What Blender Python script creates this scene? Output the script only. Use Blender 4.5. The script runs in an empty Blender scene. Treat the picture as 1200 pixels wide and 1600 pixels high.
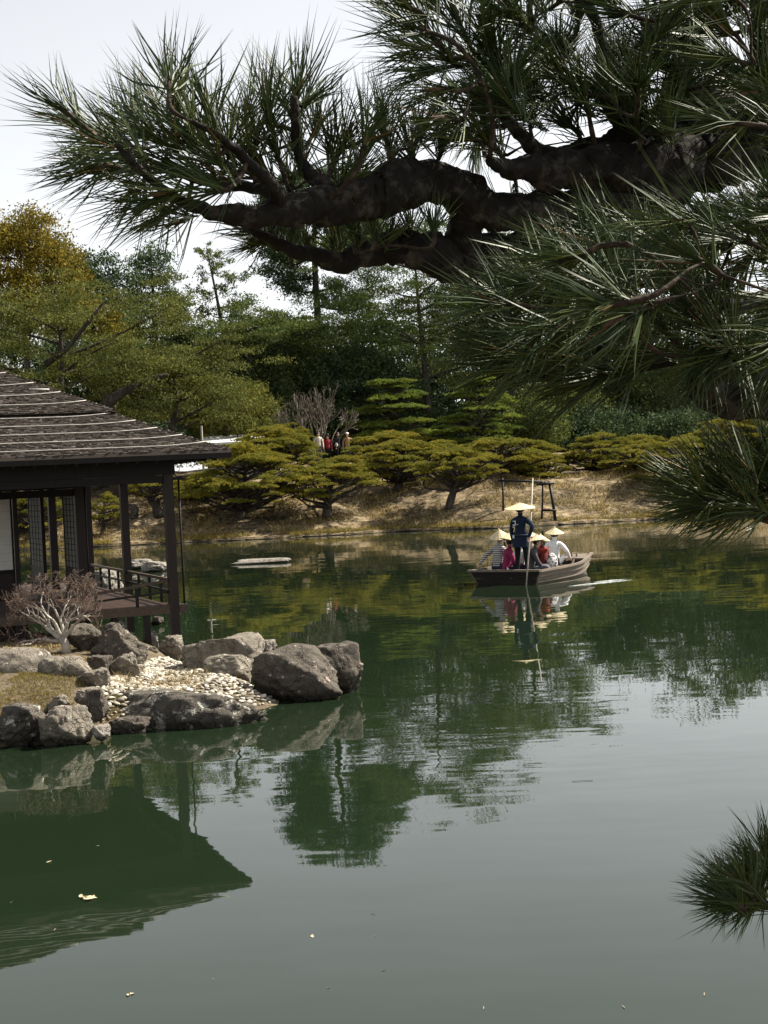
import bpy, math, random
import numpy as np
from mathutils import Vector, Matrix
random.seed(7)
RNG = np.random.default_rng(7)
SC = bpy.context.scene
COL = SC.collection

# ------------------------------------------------------------------ camera, sky, sun, exposure
CAM_H, FPX = 2.75, 2400.0
PITCH, ROLL = math.atan(60 / FPX), math.radians(2.7)
_F = np.array([0, math.cos(PITCH), -math.sin(PITCH)])
_U0 = np.array([0, math.sin(PITCH), math.cos(PITCH)])
_R0 = np.array([1.0, 0, 0])
_R = _R0 * math.cos(ROLL) - _U0 * math.sin(ROLL)
_U = _U0 * math.cos(ROLL) + _R0 * math.sin(ROLL)
CAMPOS = np.array([0, 0, CAM_H])
cam = bpy.data.cameras.new('camera')
cam.sensor_fit = 'VERTICAL'
cam.sensor_height = 24.0
cam.lens = 24.0 * FPX / 1600
cam.clip_end = 3000
cam.clip_start = 0.05
camo = bpy.data.objects.new('camera', cam)
COL.objects.link(camo)
camo.matrix_world = Matrix(((_R[0], _U[0], -_F[0], 0), (_R[1], _U[1], -_F[1], 0), (_R[2], _U[2], -_F[2], CAM_H), (0, 0, 0, 1)))
SC.camera = camo

SUN_AZ = math.atan2(0.92, 0.39)      # clockwise from +Y
SUN_EL = math.radians(46)
world = bpy.data.worlds.new('World')
SC.world = world
world.use_nodes = True
wn, wl = world.node_tree.nodes, world.node_tree.links
wn.clear()
sky = wn.new('ShaderNodeTexSky')
sky.sky_type = 'NISHITA'
sky.sun_disc = False
sky.sun_elevation = SUN_EL
sky.sun_rotation = SUN_AZ
sky.air_density = 1.0
sky.dust_density = 0.5
sky.ozone_density = 1.0
hs = wn.new('ShaderNodeHueSaturation')
hs.inputs['Saturation'].default_value = 0.14
bg = wn.new('ShaderNodeBackground')
bg.inputs['Strength'].default_value = 0.076
wo = wn.new('ShaderNodeOutputWorld')
wl.new(sky.outputs[0], hs.inputs['Color'])
wl.new(hs.outputs[0], bg.inputs['Color'])
wl.new(bg.outputs[0], wo.inputs['Surface'])

sun = bpy.data.lights.new('sun', 'SUN')
sun.energy = 5.0
sun.angle = math.radians(0.5)
sun.color = (1.0, 0.93, 0.80)
suno = bpy.data.objects.new('sun', sun)
COL.objects.link(suno)
_sd = Vector((math.sin(SUN_AZ) * math.cos(SUN_EL), math.cos(SUN_AZ) * math.cos(SUN_EL), math.sin(SUN_EL)))
suno.rotation_euler = _sd.to_track_quat('Z', 'Y').to_euler()
suno.location = (30, 20, 60)

SC.view_settings.view_transform = 'Standard'
SC.view_settings.look = 'None'
SC.view_settings.exposure = 1.32
SC.view_settings.gamma = 1.0
SC.view_settings.use_curve_mapping = False
SC.render.engine = 'CYCLES'
SC.cycles.max_bounces = 8
SC.cycles.transparent_max_bounces = 8

# ------------------------------------------------------------------ helpers
def at(px, py, Y):
    d = _F + _R * ((px - 600) / FPX) + _U * ((800 - py) / FPX)
    return CAMPOS + d * (Y / d[1])

def idir(dx, dy, dz=0.0):
    """direction given right, down and away, as seen on the photograph"""
    v = _R * dx - _U * dy + _F * dz
    return v / np.linalg.norm(v)

def rng(s):
    return np.random.default_rng(s)

def vnoise(P, seed=0):
    P = np.asarray(P, float)
    I = np.floor(P).astype(np.int64)
    f = P - I
    f = f * f * (3 - 2 * f)
    out = np.zeros(len(P))
    for dx in (0, 1):
        for dy in (0, 1):
            for dz in (0, 1):
                h = ((I[:, 0] + dx) * 73856093) ^ ((I[:, 1] + dy) * 19349663) ^ ((I[:, 2] + dz) * 83492791) ^ (seed * 40503 + 977)
                h &= 0xffffffff
                h = ((h ^ (h >> 15)) * 2246822519) & 0xffffffff
                h = ((h ^ (h >> 13)) * 3266489917) & 0xffffffff
                h ^= h >> 16
                w = (f[:, 0] if dx else 1 - f[:, 0]) * (f[:, 1] if dy else 1 - f[:, 1]) * (f[:, 2] if dz else 1 - f[:, 2])
                out += w * (h / 2147483648.0 - 1.0)
    return out

def fbm(P, seed=0, octv=4, lac=2.03, gain=0.5):
    P = np.asarray(P, float)
    s, a = np.zeros(len(P)), 1.0
    for o in range(octv):
        s += a * vnoise(P * (lac ** o) + o * 17.3, seed + o)
        a *= gain
    return s

def sstep(a, b, x):
    t = np.clip((np.asarray(x, float) - a) / (b - a), 0, 1)
    return t * t * (3 - 2 * t)

def make_mesh(name, parts, mats, smooth=False):
    vs, nv = [], 0
    loops, tot, mi = [], [], []
    for V, F, m in parts:
        V = np.asarray(V, float).reshape(-1, 3)
        Fs = F if isinstance(F, list) else [F]
        for f in Fs:
            f = np.asarray(f, dtype=np.int64)
            if f.size == 0:
                continue
            loops.append((f + nv).ravel())
            tot.append(np.full(len(f), f.shape[1]))
            mi.append(np.full(len(f), m) if np.isscalar(m) else np.asarray(m))
        vs.append(V)
        nv += len(V)
    vs = np.concatenate(vs)
    loops = np.concatenate(loops)
    tot = np.concatenate(tot)
    mi = np.concatenate(mi)
    me = bpy.data.meshes.new(name)
    me.vertices.add(len(vs))
    me.vertices.foreach_set('co', vs.astype(np.float32).ravel())
    me.loops.add(len(loops))
    me.loops.foreach_set('vertex_index', loops.astype(np.int32))
    me.polygons.add(len(tot))
    me.polygons.foreach_set('loop_start', np.concatenate([[0], np.cumsum(tot)[:-1]]).astype(np.int32))
    me.polygons.foreach_set('material_index', mi.astype(np.int32))
    me.polygons.foreach_set('use_smooth', np.full(len(tot), bool(smooth)))
    for m in (mats if isinstance(mats, (list, tuple)) else [mats]):
        me.materials.append(m)
    me.update(calc_edges=True)
    me.validate()
    return me

def link(name, data, parent=None, M=None):
    o = bpy.data.objects.new(name, data)
    COL.objects.link(o)
    if parent is not None:
        o.parent = parent
    if M is not None:
        o.matrix_local = M
    return o

def mk(name, parts, mats, parent=None, smooth=False, origin=None, M=None):
    if origin is not None:
        org = np.asarray(origin, float)
        parts = [(np.asarray(V, float) - org, F, m) for V, F, m in parts]
    o = link(name, make_mesh(name, parts, mats, smooth), parent, M)
    if origin is not None and parent is None:
        o.location = origin
    return o

def tag(o, label=None, cat=None, group=None, kind=None):
    for k, v in (('label', label), ('category', cat), ('group', group), ('kind', kind)):
        if v:
            o[k] = v
    return o

def thing(name, label, cat, loc=(0, 0, 0), rz=0.0, group=None, parent=None):
    o = bpy.data.objects.new(name, None)
    COL.objects.link(o)
    o.empty_display_size = 0.2
    o.location = loc
    o.rotation_euler = (0, 0, rz)
    return tag(o, label, cat, group)

_BF = np.array([(0, 3, 2, 1), (4, 5, 6, 7), (0, 1, 5, 4), (1, 2, 6, 5), (2, 3, 7, 6), (3, 0, 4, 7)])
def box(x0, x1, y0, y1, z0, z1, m=0):
    V = np.array([(x0, y0, z0), (x1, y0, z0), (x1, y1, z0), (x0, y1, z0), (x0, y0, z1), (x1, y0, z1), (x1, y1, z1), (x0, y1, z1)], float)
    return (V, _BF, m)

def bar(p0, p1, w, h, m=0, up=(0, 0, 1)):
    p0, p1 = np.array(p0, float), np.array(p1, float)
    d = p1 - p0
    d /= np.linalg.norm(d)
    s = np.cross(d, up)
    s /= np.linalg.norm(s)
    u = np.cross(s, d)
    V = []
    for p in (p0, p1):
        for a, b in ((-1, -1), (1, -1), (1, 1), (-1, 1)):
            V.append(p + s * a * w / 2 + u * b * h / 2)
    F = np.array([(0, 1, 2, 3), (7, 6, 5, 4), (0, 4, 5, 1), (1, 5, 6, 2), (2, 6, 7, 3), (3, 7, 4, 0)])
    return (np.array(V), F, m)

def tube(pts, rad, sides=8, m=0, rough=0.0, seed=0, cap=True):
    pts = np.array(pts, float)
    n = len(pts)
    rad = np.full(n, rad, float) if np.isscalar(rad) else np.array(rad, float)
    T = np.gradient(pts, axis=0)
    T /= np.linalg.norm(T, axis=1)[:, None] + 1e-12
    ref = np.array([0, 0, 1.0]) if abs(T[0][2]) < 0.9 else np.array([1.0, 0, 0])
    V = np.zeros((n, sides, 3))
    nrm = np.cross(T[0], ref)
    nrm /= np.linalg.norm(nrm)
    ang = np.arange(sides) * 2 * math.pi / sides
    for i in range(n):
        nrm = nrm - T[i] * np.dot(nrm, T[i])
        nrm /= np.linalg.norm(nrm) + 1e-12
        b = np.cross(T[i], nrm)
        V[i] = pts[i] + rad[i] * (np.cos(ang)[:, None] * nrm + np.sin(ang)[:, None] * b)
    V = V.reshape(-1, 3)
    if rough > 0:
        ctr = np.repeat(pts, sides, 0)
        rr = np.repeat(rad, sides)
        sc = 1.2 / np.maximum(rad.mean(), 1e-4)
        k = 1 + rough * fbm(V * sc, seed, 3)
        V = ctr + (V - ctr) * k[:, None]
    i, j = np.meshgrid(np.arange(n - 1), np.arange(sides), indexing='ij')
    a = (i * sides + j).ravel()
    b = (i * sides + (j + 1) % sides).ravel()
    F = np.stack([a, b, b + sides, a + sides], 1)
    Fs = [F]
    if cap:
        Fs.append(np.array([np.arange(sides)[::-1]]))
        Fs.append(np.array([np.arange(sides) + (n - 1) * sides]))
    return (V, Fs, m)

def smooth_path(pts, n):
    """Catmull-Rom through rows of any width"""
    pts = np.array(pts, float)
    P = np.vstack([2 * pts[0] - pts[1], pts, 2 * pts[-1] - pts[-2]])
    out = []
    k = len(pts) - 1
    for t in np.linspace(0, k - 1e-6, n):
        i = int(t)
        f = t - i
        p0, p1, p2, p3 = P[i], P[i + 1], P[i + 2], P[i + 3]
        out.append(0.5 * (2 * p1 + (p2 - p0) * f + (2 * p0 - 5 * p1 + 4 * p2 - p3) * f * f + (3 * p1 - p0 - 3 * p2 + p3) * f ** 3))
    return np.array(out)

def ellipsoid(c, r, nu=10, nv=7, m=0):
    V, F = [], []
    for i in range(nv + 1):
        th = math.pi * i / nv
        for j in range(nu):
            ph = 2 * math.pi * j / nu
            V.append((c[0] + r[0] * math.sin(th) * math.cos(ph), c[1] + r[1] * math.sin(th) * math.sin(ph), c[2] + r[2] * math.cos(th)))
    for i in range(nv):
        for j in range(nu):
            a, b = i * nu + j, i * nu + (j + 1) % nu
            F.append((a, a + nu, b + nu, b))
    return (np.array(V), np.array(F), m)

def unit(n, g):
    v = g.normal(size=(n, 3))
    return v / np.linalg.norm(v, axis=1)[:, None]

def leaf_tris(P, size, g, upbias=0.0, aspect=0.5, m=0):
    n = len(P)
    d1 = unit(n, g)
    d1[:, 2] += upbias
    d1 /= np.linalg.norm(d1, axis=1)[:, None]
    d2 = np.cross(d1, unit(n, g))
    d2 /= np.linalg.norm(d2, axis=1)[:, None] + 1e-9
    s = (size * g.uniform(0.6, 1.3, n))[:, None]
    V = np.stack([P + d1 * s, P - d1 * s * 0.4 + d2 * s * aspect, P - d1 * s * 0.4 - d2 * s * aspect], 1).reshape(-1, 3)
    return (V, np.arange(3 * n).reshape(-1, 3), m)

# ------------------------------------------------------------------ materials
class NT:
    def __init__(s, name):
        s.mat = bpy.data.materials.new(name)
        s.mat.use_nodes = True
        s.n, s.l = s.mat.node_tree.nodes, s.mat.node_tree.links
        s.b = s.n['Principled BSDF']
        s.out = s.n['Material Output']
    def node(s, t, **kw):
        n = s.n.new(t)
        for k, v in kw.items():
            if k in n.inputs:
                n.inputs[k].default_value = v
            else:
                setattr(n, k, v)
        return n
    def noise(s, scale, detail=4, rough=0.6, coord=None, vec=None):
        n = s.node('ShaderNodeTexNoise')
        n.inputs['Scale'].default_value = scale
        n.inputs['Detail'].default_value = detail
        n.inputs['Roughness'].default_value = rough
        if vec is not None:
            s.l.new(vec, n.inputs['Vector'])
        return n.outputs[0]
    def coord(s, kind='Object', scale=None):
        c = s.node('ShaderNodeTexCoord').outputs[kind]
        if scale:
            m = s.node('ShaderNodeMapping')
            m.inputs['Scale'].default_value = scale
            s.l.new(c, m.inputs['Vector'])
            c = m.outputs[0]
        return c
    def ramp(s, fac, stops):
        r = s.node('ShaderNodeValToRGB')
        e = r.color_ramp.elements
        while len(e) < len(stops):
            e.new(0.5)
        for i, (p, c) in enumerate(stops):
            e[i].position = p
            e[i].color = (*c, 1) if len(c) == 3 else c
        s.l.new(fac, r.inputs['Fac'])
        return r.outputs['Color']
    def mix(s, fac, a, b, mode='MIX'):
        m = s.node('ShaderNodeMix', data_type='RGBA', blend_type=mode)
        for sock, v in ((m.inputs['Factor'], fac), (m.inputs['A'] if False else m.inputs[6], a), (m.inputs[7], b)):
            if isinstance(v, (int, float)):
                sock.default_value = v
            elif isinstance(v, tuple):
                sock.default_value = (*v, 1)
            else:
                s.l.new(v, sock)
        return m.outputs[2]
    def bump(s, h, strength=0.5, dist=0.02):
        b = s.node('ShaderNodeBump')
        b.inputs['Strength'].default_value = strength
        b.inputs['Distance'].default_value = dist
        s.l.new(h, b.inputs['Height'])
        s.l.new(b.outputs[0], s.b.inputs['Normal'])
    def base(s, c):
        if isinstance(c, tuple):
            s.b.inputs['Base Color'].default_value = (*c, 1)
        else:
            s.l.new(c, s.b.inputs['Base Color'])
    def set(s, rough=0.6, spec=0.5):
        s.b.inputs['Roughness'].default_value = rough
        s.b.inputs['Specular IOR Level'].default_value = spec
        return s

def leaf_material(name, c1, c2, rough=0.55, spec=0.35, transl=0.25, c3=None):
    t = NT(name).set(rough, spec)
    g = t.node('ShaderNodeNewGeometry')
    stops = [(0.0, c1), (1.0, c2)] if c3 is None else [(0.0, c1), (0.55, c2), (1.0, c3)]
    c = t.ramp(g.outputs['Random Per Island'], stops)
    nz = t.noise(0.55, 2, 0.5, vec=t.coord('Object'))
    oi = t.node('ShaderNodeObjectInfo')
    c = t.mix(1.0, c, t.ramp(oi.outputs['Random'], [(0.0, (0.78, 0.86, 0.85)), (0.5, (1.0, 1.0, 1.0)), (1.0, (1.18, 1.10, 0.95))]), 'MULTIPLY')
    c = t.mix(t.ramp(nz, [(0.35, (0, 0, 0)), (0.65, (1, 1, 1))]), c, t.mix(1.0, c, (1.28, 1.15, 0.8), 'MULTIPLY'))
    t.base(c)
    tr = t.node('ShaderNodeBsdfTranslucent')
    t.l.new(c, tr.inputs['Color'])
    mx = t.node('ShaderNodeMixShader')
    mx.inputs[0].default_value = transl
    t.l.new(t.b.outputs[0], mx.inputs[1])
    t.l.new(tr.outputs[0], mx.inputs[2])
    t.l.new(mx.outputs[0], t.out.inputs['Surface'])
    return t.mat

def bark_material(name, c1, c2, c3, scale=12, stretch=(1, 1, 0.35)):
    t = NT(name).set(0.9, 0.2)
    co = t.coord('Object', stretch)
    n1 = t.noise(scale, 6, 0.7, vec=co)
    v = t.node('ShaderNodeTexVoronoi')
    v.inputs['Scale'].default_value = scale * 1.6
    t.l.new(co, v.inputs['Vector'])
    c = t.ramp(n1, [(0.32, c1), (0.52, c2), (0.70, c3)])
    t.base(c)
    h = t.mix(0.5, n1, v.outputs['Distance'])
    t.bump(h, 0.9, 0.05 / scale * 6)
    return t.mat

def plain(name, c, rough=0.7, spec=0.3, var=0.25, scale=8, coord='Object', stretch=None, bump=0.0, bdist=0.01):
    t = NT(name).set(rough, spec)
    n = t.noise(scale, 5, 0.65, vec=t.coord(coord, stretch))
    lo = tuple(x * (1 - var) for x in c)
    hi = tuple(min(1, x * (1 + var)) for x in c)
    t.base(t.ramp(n, [(0.3, lo), (0.7, hi)]))
    if bump:
        t.bump(n, bump, bdist)
    return t.mat

def rock_material(name, dark, mid, pale, lichen=0.5, spotscale=5.0):
    t = NT(name).set(0.88, 0.25)
    co = t.coord('Object')
    n1 = t.noise(2.2, 8, 0.68, vec=co)
    n2 = t.noise(14, 6, 0.7, vec=co)
    n3 = t.noise(spotscale, 6, 0.75, vec=co)
    c = t.ramp(n1, [(0.32, dark), (0.5, mid), (0.68, dark)])
    c = t.mix(t.ramp(n2, [(0.4, (0, 0, 0)), (0.62, (1, 1, 1))]), c, mid)
    hi = 0.66 - 0.14 * lichen
    c = t.mix(t.ramp(n3, [(hi, (0, 0, 0)), (hi + 0.05, (1, 1, 1))]), c, pale)
    v = t.node('ShaderNodeTexVoronoi', feature='DISTANCE_TO_EDGE')
    v.inputs['Scale'].default_value = 2.6
    wv = t.node('ShaderNodeVectorMath', operation='ADD')
    nn = t.node('ShaderNodeTexNoise')
    nn.inputs['Scale'].default_value = 3.0
    nn.inputs['Detail'].default_value = 5
    t.l.new(co, nn.inputs['Vector'])
    t.l.new(co, wv.inputs[0])
    t.l.new(nn.outputs['Color'], wv.inputs[1])
    t.l.new(wv.outputs[0], v.inputs['Vector'])
    crack = t.ramp(v.outputs['Distance'], [(0.0, (0.45, 0.45, 0.45)), (0.05, (1, 1, 1))])
    gp = t.node('ShaderNodeNewGeometry')
    sx = t.node('ShaderNodeSeparateXYZ')
    t.l.new(gp.outputs['Position'], sx.inputs[0])
    wa = t.node('ShaderNodeMath', operation='MULTIPLY_ADD')
    wa.inputs[1].default_value = -0.10
    t.l.new(n1, wa.inputs[0])
    t.l.new(sx.outputs['Z'], wa.inputs[2])
    wet = t.ramp(wa.outputs[0], [(0.0, (0.38, 0.38, 0.36)), (0.05, (1, 1, 1))])
    c = t.mix(1.0, c, wet, 'MULTIPLY')
    t.base(c)
    h = t.mix(0.35, t.mix(0.5, n2, n3), crack)
    t.bump(h, 1.0, 0.10)
    return t.mat

M = {}
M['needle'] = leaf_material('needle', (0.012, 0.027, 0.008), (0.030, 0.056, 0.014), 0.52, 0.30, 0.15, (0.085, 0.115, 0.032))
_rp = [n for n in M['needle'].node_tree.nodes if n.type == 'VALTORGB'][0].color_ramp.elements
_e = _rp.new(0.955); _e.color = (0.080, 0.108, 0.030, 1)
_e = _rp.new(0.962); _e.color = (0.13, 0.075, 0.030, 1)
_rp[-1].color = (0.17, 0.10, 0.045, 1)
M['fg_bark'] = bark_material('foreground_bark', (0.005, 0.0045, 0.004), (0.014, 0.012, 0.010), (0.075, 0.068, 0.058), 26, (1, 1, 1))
M['twig'] = bark_material('twig_bark', (0.012, 0.009, 0.007), (0.030, 0.022, 0.015), (0.10, 0.075, 0.052), 60, (1, 1, 1))
M['bud'] = plain('pine_bud', (0.10, 0.055, 0.03), 0.6, 0.3, 0.4, 80)
M['olive'] = leaf_material('olive_pine_needles', (0.100, 0.110, 0.018), (0.175, 0.172, 0.030), 0.7, 0.12, 0.32, (0.25, 0.23, 0.05))
M['green_pine'] = leaf_material('green_pine_needles', (0.080, 0.125, 0.026), (0.140, 0.190, 0.040), 0.7, 0.12, 0.32, (0.20, 0.245, 0.06))
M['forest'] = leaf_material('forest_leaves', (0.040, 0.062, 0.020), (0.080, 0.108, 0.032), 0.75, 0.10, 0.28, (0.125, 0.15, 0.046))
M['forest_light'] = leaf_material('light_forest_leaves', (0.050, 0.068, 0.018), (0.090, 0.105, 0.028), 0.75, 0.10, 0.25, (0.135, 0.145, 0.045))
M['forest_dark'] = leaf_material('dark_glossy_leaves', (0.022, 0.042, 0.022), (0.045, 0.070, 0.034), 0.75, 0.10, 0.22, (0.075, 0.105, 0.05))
M['teal'] = leaf_material('blue_green_needles', (0.032, 0.058, 0.032), (0.060, 0.092, 0.048), 0.7, 0.12, 0.26, (0.09, 0.125, 0.065))
M['yellow'] = leaf_material('yellow_brown_leaves', (0.070, 0.068, 0.014), (0.140, 0.120, 0.020), 0.8, 0.1, 0.25, (0.22, 0.18, 0.038))
M['bark'] = bark_material('tree_bark', (0.025, 0.020, 0.016), (0.055, 0.045, 0.036), (0.10, 0.085, 0.07), 5)
M['grey_twig'] = plain('grey_bare_twigs', (0.20, 0.17, 0.14), 0.8, 0.2, 0.3, 3)
M['white_bark'] = plain('pale_bush_bark', (0.34, 0.31, 0.27), 0.75, 0.25, 0.35, 9)
M['pink_twig'] = plain('pinkish_twigs', (0.115, 0.080, 0.062), 0.8, 0.2, 0.4, 5)
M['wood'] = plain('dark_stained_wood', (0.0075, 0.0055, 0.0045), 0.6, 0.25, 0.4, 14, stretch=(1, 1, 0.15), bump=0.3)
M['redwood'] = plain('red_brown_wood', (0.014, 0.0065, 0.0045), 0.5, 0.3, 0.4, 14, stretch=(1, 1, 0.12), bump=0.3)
M['deck'] = plain('deck_boards', (0.040, 0.021, 0.014), 0.5, 0.4, 0.35, 12, stretch=(0.15, 1, 1), bump=0.2)
M['rail'] = plain('weathered_rail', (0.055, 0.038, 0.026), 0.6, 0.3, 0.4, 16, bump=0.2)
M['skirt'] = plain('old_boards', (0.032, 0.025, 0.020), 0.8, 0.2, 0.45, 18, stretch=(1, 1, 0.15), bump=0.4)
M['bamboo'] = plain('pale_bamboo', (0.44, 0.41, 0.37), 0.6, 0.3, 0.3, 10)
M['seam'] = plain('screen_seam', (0.50, 0.49, 0.45))
M['paper_dim'] = plain('darker_shoji_paper', (0.30, 0.29, 0.25), 0.8, 0.2, 0.08, 6)  # lattice panels: darker than the paper of the plain screen
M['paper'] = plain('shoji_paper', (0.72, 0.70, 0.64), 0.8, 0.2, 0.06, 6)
_t = NT('roof_shingles').set(0.95, 0.12)
_g = _t.node('ShaderNodeNewGeometry')
_c = _t.ramp(_g.outputs['Random Per Island'], [(0.0, (0.028, 0.023, 0.020)), (0.5, (0.050, 0.041, 0.036)), (0.88, (0.074, 0.062, 0.054)), (1.0, (0.14, 0.12, 0.105))])
_n = _t.noise(3.0, 5, 0.7, vec=_t.coord('Object'))
_c = _t.mix(_t.ramp(_n, [(0.35, (0, 0, 0)), (0.7, (0.6, 0.6, 0.6))]), _c, (0.045, 0.038, 0.03))
_t.base(_c)
M['shingle'] = _t.mat
M['straw'] = plain('straw', (0.58, 0.49, 0.31), 0.75, 0.2, 0.25, 30)
M['skin'] = plain('skin', (0.52, 0.33, 0.24), 0.55, 0.4, 0.08, 10)
M['hair'] = plain('black_hair', (0.012, 0.010, 0.009), 0.5, 0.4, 0.3, 30)
M['rock_dark'] = rock_material('dark_lichen_rock', (0.028, 0.024, 0.020), (0.100, 0.086, 0.070), (0.44, 0.34, 0.30), 0.45, 9)
M['rock_brown'] = rock_material('brown_rock', (0.065, 0.055, 0.044), (0.200, 0.175, 0.142), (0.46, 0.43, 0.37), 0.5, 9)
M['rock_lichen'] = rock_material('lichen_spotted_rock', (0.026, 0.023, 0.020), (0.100, 0.088, 0.074), (0.48, 0.46, 0.40), 0.7, 6)
M['rock_pale'] = rock_material('pale_rock', (0.11, 0.098, 0.083), (0.25, 0.225, 0.195), (0.42, 0.39, 0.345), 0.6, 6)
_t = NT('beach_pebble').set(0.75, 0.3)
_o = _t.node('ShaderNodeObjectInfo')
_g = _t.node('ShaderNodeNewGeometry')
_a = _t.node('ShaderNodeMath', operation='ADD')
_t.l.new(_o.outputs['Random'], _a.inputs[0])
_t.l.new(_g.outputs['Random Per Island'], _a.inputs[1])
_f = _t.node('ShaderNodeMath', operation='FRACT')
_t.l.new(_a.outputs[0], _f.inputs[0])
_t.base(_t.ramp(_f.outputs[0], [(0.0, (0.11, 0.095, 0.072)), (0.35, (0.27, 0.24, 0.19)), (0.75, (0.41, 0.375, 0.315)), (1.0, (0.54, 0.51, 0.45))]))
M['pebble'] = _t.mat

def ground_material(name, stops, scale=1.2, fine=18, bd=0.05):
    t = NT(name).set(0.95, 0.1)
    co = t.coord('Object')
    n1 = t.noise(scale, 6, 0.7, vec=co)
    n2 = t.noise(fine, 5, 0.75, vec=co)
    m = t.node('ShaderNodeMath', operation='MULTIPLY_ADD')
    m.inputs[1].default_value = 0.55
    t.l.new(n2, m.inputs[0])
    m2 = t.node('ShaderNodeMath', operation='MULTIPLY')
    m2.inputs[1].default_value = 0.45
    t.l.new(n1, m2.inputs[0])
    t.l.new(m2.outputs[0], m.inputs[2])
    t.base(t.ramp(m.outputs[0], stops))
    t.bump(n2, 0.8, bd)
    return t.mat
M['bank'] = ground_material('dry_grass_bank', [(0.41, (0.024, 0.020, 0.012)), (0.48, (0.095, 0.072, 0.042)), (0.54, (0.19, 0.145, 0.087)), (0.62, (0.34, 0.27, 0.18))], 0.45, 3.2)  # dark end of the mottling paints shadow in among the dry grass
M['soil'] = ground_material('garden_soil', [(0.36, (0.05, 0.040, 0.026)), (0.5, (0.12, 0.095, 0.062)), (0.64, (0.20, 0.165, 0.11))], 1.0, 16)
M['dry_blade'] = leaf_material('dry_grass_blades', (0.08, 0.06, 0.022), (0.19, 0.145, 0.070), 0.8, 0.1, 0.3, (0.46, 0.38, 0.24))
M['yellow_grass'] = leaf_material('yellow_lawn_blades', (0.10, 0.09, 0.025), (0.19, 0.155, 0.05), 0.8, 0.1, 0.3, (0.30, 0.24, 0.10))

# water: murky green body under a calm mirror surface with faint ripples
_t = NT('pond_water')
_t.b.inputs['Base Color'].default_value = (0.0088, 0.0162, 0.0078, 1)
_t.b.inputs['Roughness'].default_value = 0.015
_t.b.inputs['IOR'].default_value = 1.333
_co = _t.coord('Object')
def _slope(scale, amp, stretch=(1, 1, 1)):
    mp = _t.node('ShaderNodeMapping')
    mp.inputs['Scale'].default_value = stretch
    _t.l.new(_co, mp.inputs['Vector'])
    nz = _t.node('ShaderNodeTexNoise')
    nz.inputs['Scale'].default_value = scale
    nz.inputs['Detail'].default_value = 2
    nz.inputs['Roughness'].default_value = 0.5
    _t.l.new(mp.outputs[0], nz.inputs['Vector'])
    s1 = _t.node('ShaderNodeVectorMath', operation='SUBTRACT')
    s1.inputs[1].default_value = (0.5, 0.5, 0.5)
    _t.l.new(nz.outputs['Color'], s1.inputs[0])
    s2 = _t.node('ShaderNodeVectorMath', operation='MULTIPLY')
    s2.inputs[1].default_value = (amp, amp, 0)
    _t.l.new(s1.outputs[0], s2.inputs[0])
    return s2.outputs[0]
_sa = _slope(1.1, 0.014, (0.35, 1, 1))
_sb = _slope(5.0, 0.022, (0.30, 1, 1))
_pn = _t.noise(0.10, 3, 0.6, vec=_co)
_pm = _t.node('ShaderNodeMapRange')
_pm.inputs['From Min'].default_value = 0.40
_pm.inputs['From Max'].default_value = 0.65
_pm.inputs['To Min'].default_value = 0.25
_pm.inputs['To Max'].default_value = 1.5
_t.l.new(_pn, _pm.inputs['Value'])
_sc = _t.node('ShaderNodeVectorMath', operation='SCALE')
_t.l.new(_sb, _sc.inputs[0])
_t.l.new(_pm.outputs[0], _sc.inputs['Scale'])
_ad = _t.node('ShaderNodeVectorMath', operation='ADD')
_t.l.new(_sa, _ad.inputs[0])
_t.l.new(_sc.outputs[0], _ad.inputs[1])
_a2 = _t.node('ShaderNodeVectorMath', operation='ADD')
_a2.inputs[1].default_value = (0, 0, 1)
_t.l.new(_ad.outputs[0], _a2.inputs[0])
_nn = _t.node('ShaderNodeVectorMath', operation='NORMALIZE')
_t.l.new(_a2.outputs[0], _nn.inputs[0])
_t.l.new(_nn.outputs[0], _t.b.inputs['Normal'])
M['water'] = _t.mat

# ------------------------------------------------------------------ setting: water, far ground, near bank, garden point
def grid(xs, ys, zf):
    X, Y = np.meshgrid(xs, ys)
    P = np.stack([X.ravel(), Y.ravel(), np.zeros(X.size)], 1)
    P[:, 2] = zf(P[:, 0], P[:, 1])
    nx, ny = len(xs), len(ys)
    i, j = np.meshgrid(np.arange(ny - 1), np.arange(nx - 1), indexing='ij')
    a = (i * nx + j).ravel()
    return (P, np.stack([a, a + 1, a + nx + 1, a + nx], 1), 0)

wtr = mk('pond_water', [grid(np.array([-160.0, 160.0]), np.array([-40.0, 76.0]), lambda x, y: x * 0)], M['water'])
tag(wtr, 'calm green pond reflecting trees and pale sky', 'water', kind='structure')

def shore_y(x):
    x = np.asarray(x, float)
    P = np.stack([x * 0.16, x * 0, x * 0], 1) if x.ndim else np.array([[x * 0.16, 0, 0]])
    r = 71.3 + 0.9 * fbm(P, 5, 3)
    return r if x.ndim else r[0]

def ground_z(x, y):
    x, y = np.broadcast_arrays(np.asarray(x, float), np.asarray(y, float))
    shp = x.shape
    x, y = x.ravel(), y.ravel()
    t = y - shore_y(x)
    P = np.stack([x, y, x * 0], 1)
    z = 0.13 + 1.75 * sstep(0, 8.5, t) + 0.25 * sstep(0.3, 2.0, t) + 1.35 * sstep(11, 21, t)
    z += (0.22 * fbm(P * 0.22, 9, 3) + 0.05 * fbm(P * 1.3, 11, 3)) * sstep(0.2, 3, t)
    z = np.where(t < 0, -0.8, z)
    return z.reshape(shp)

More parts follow.
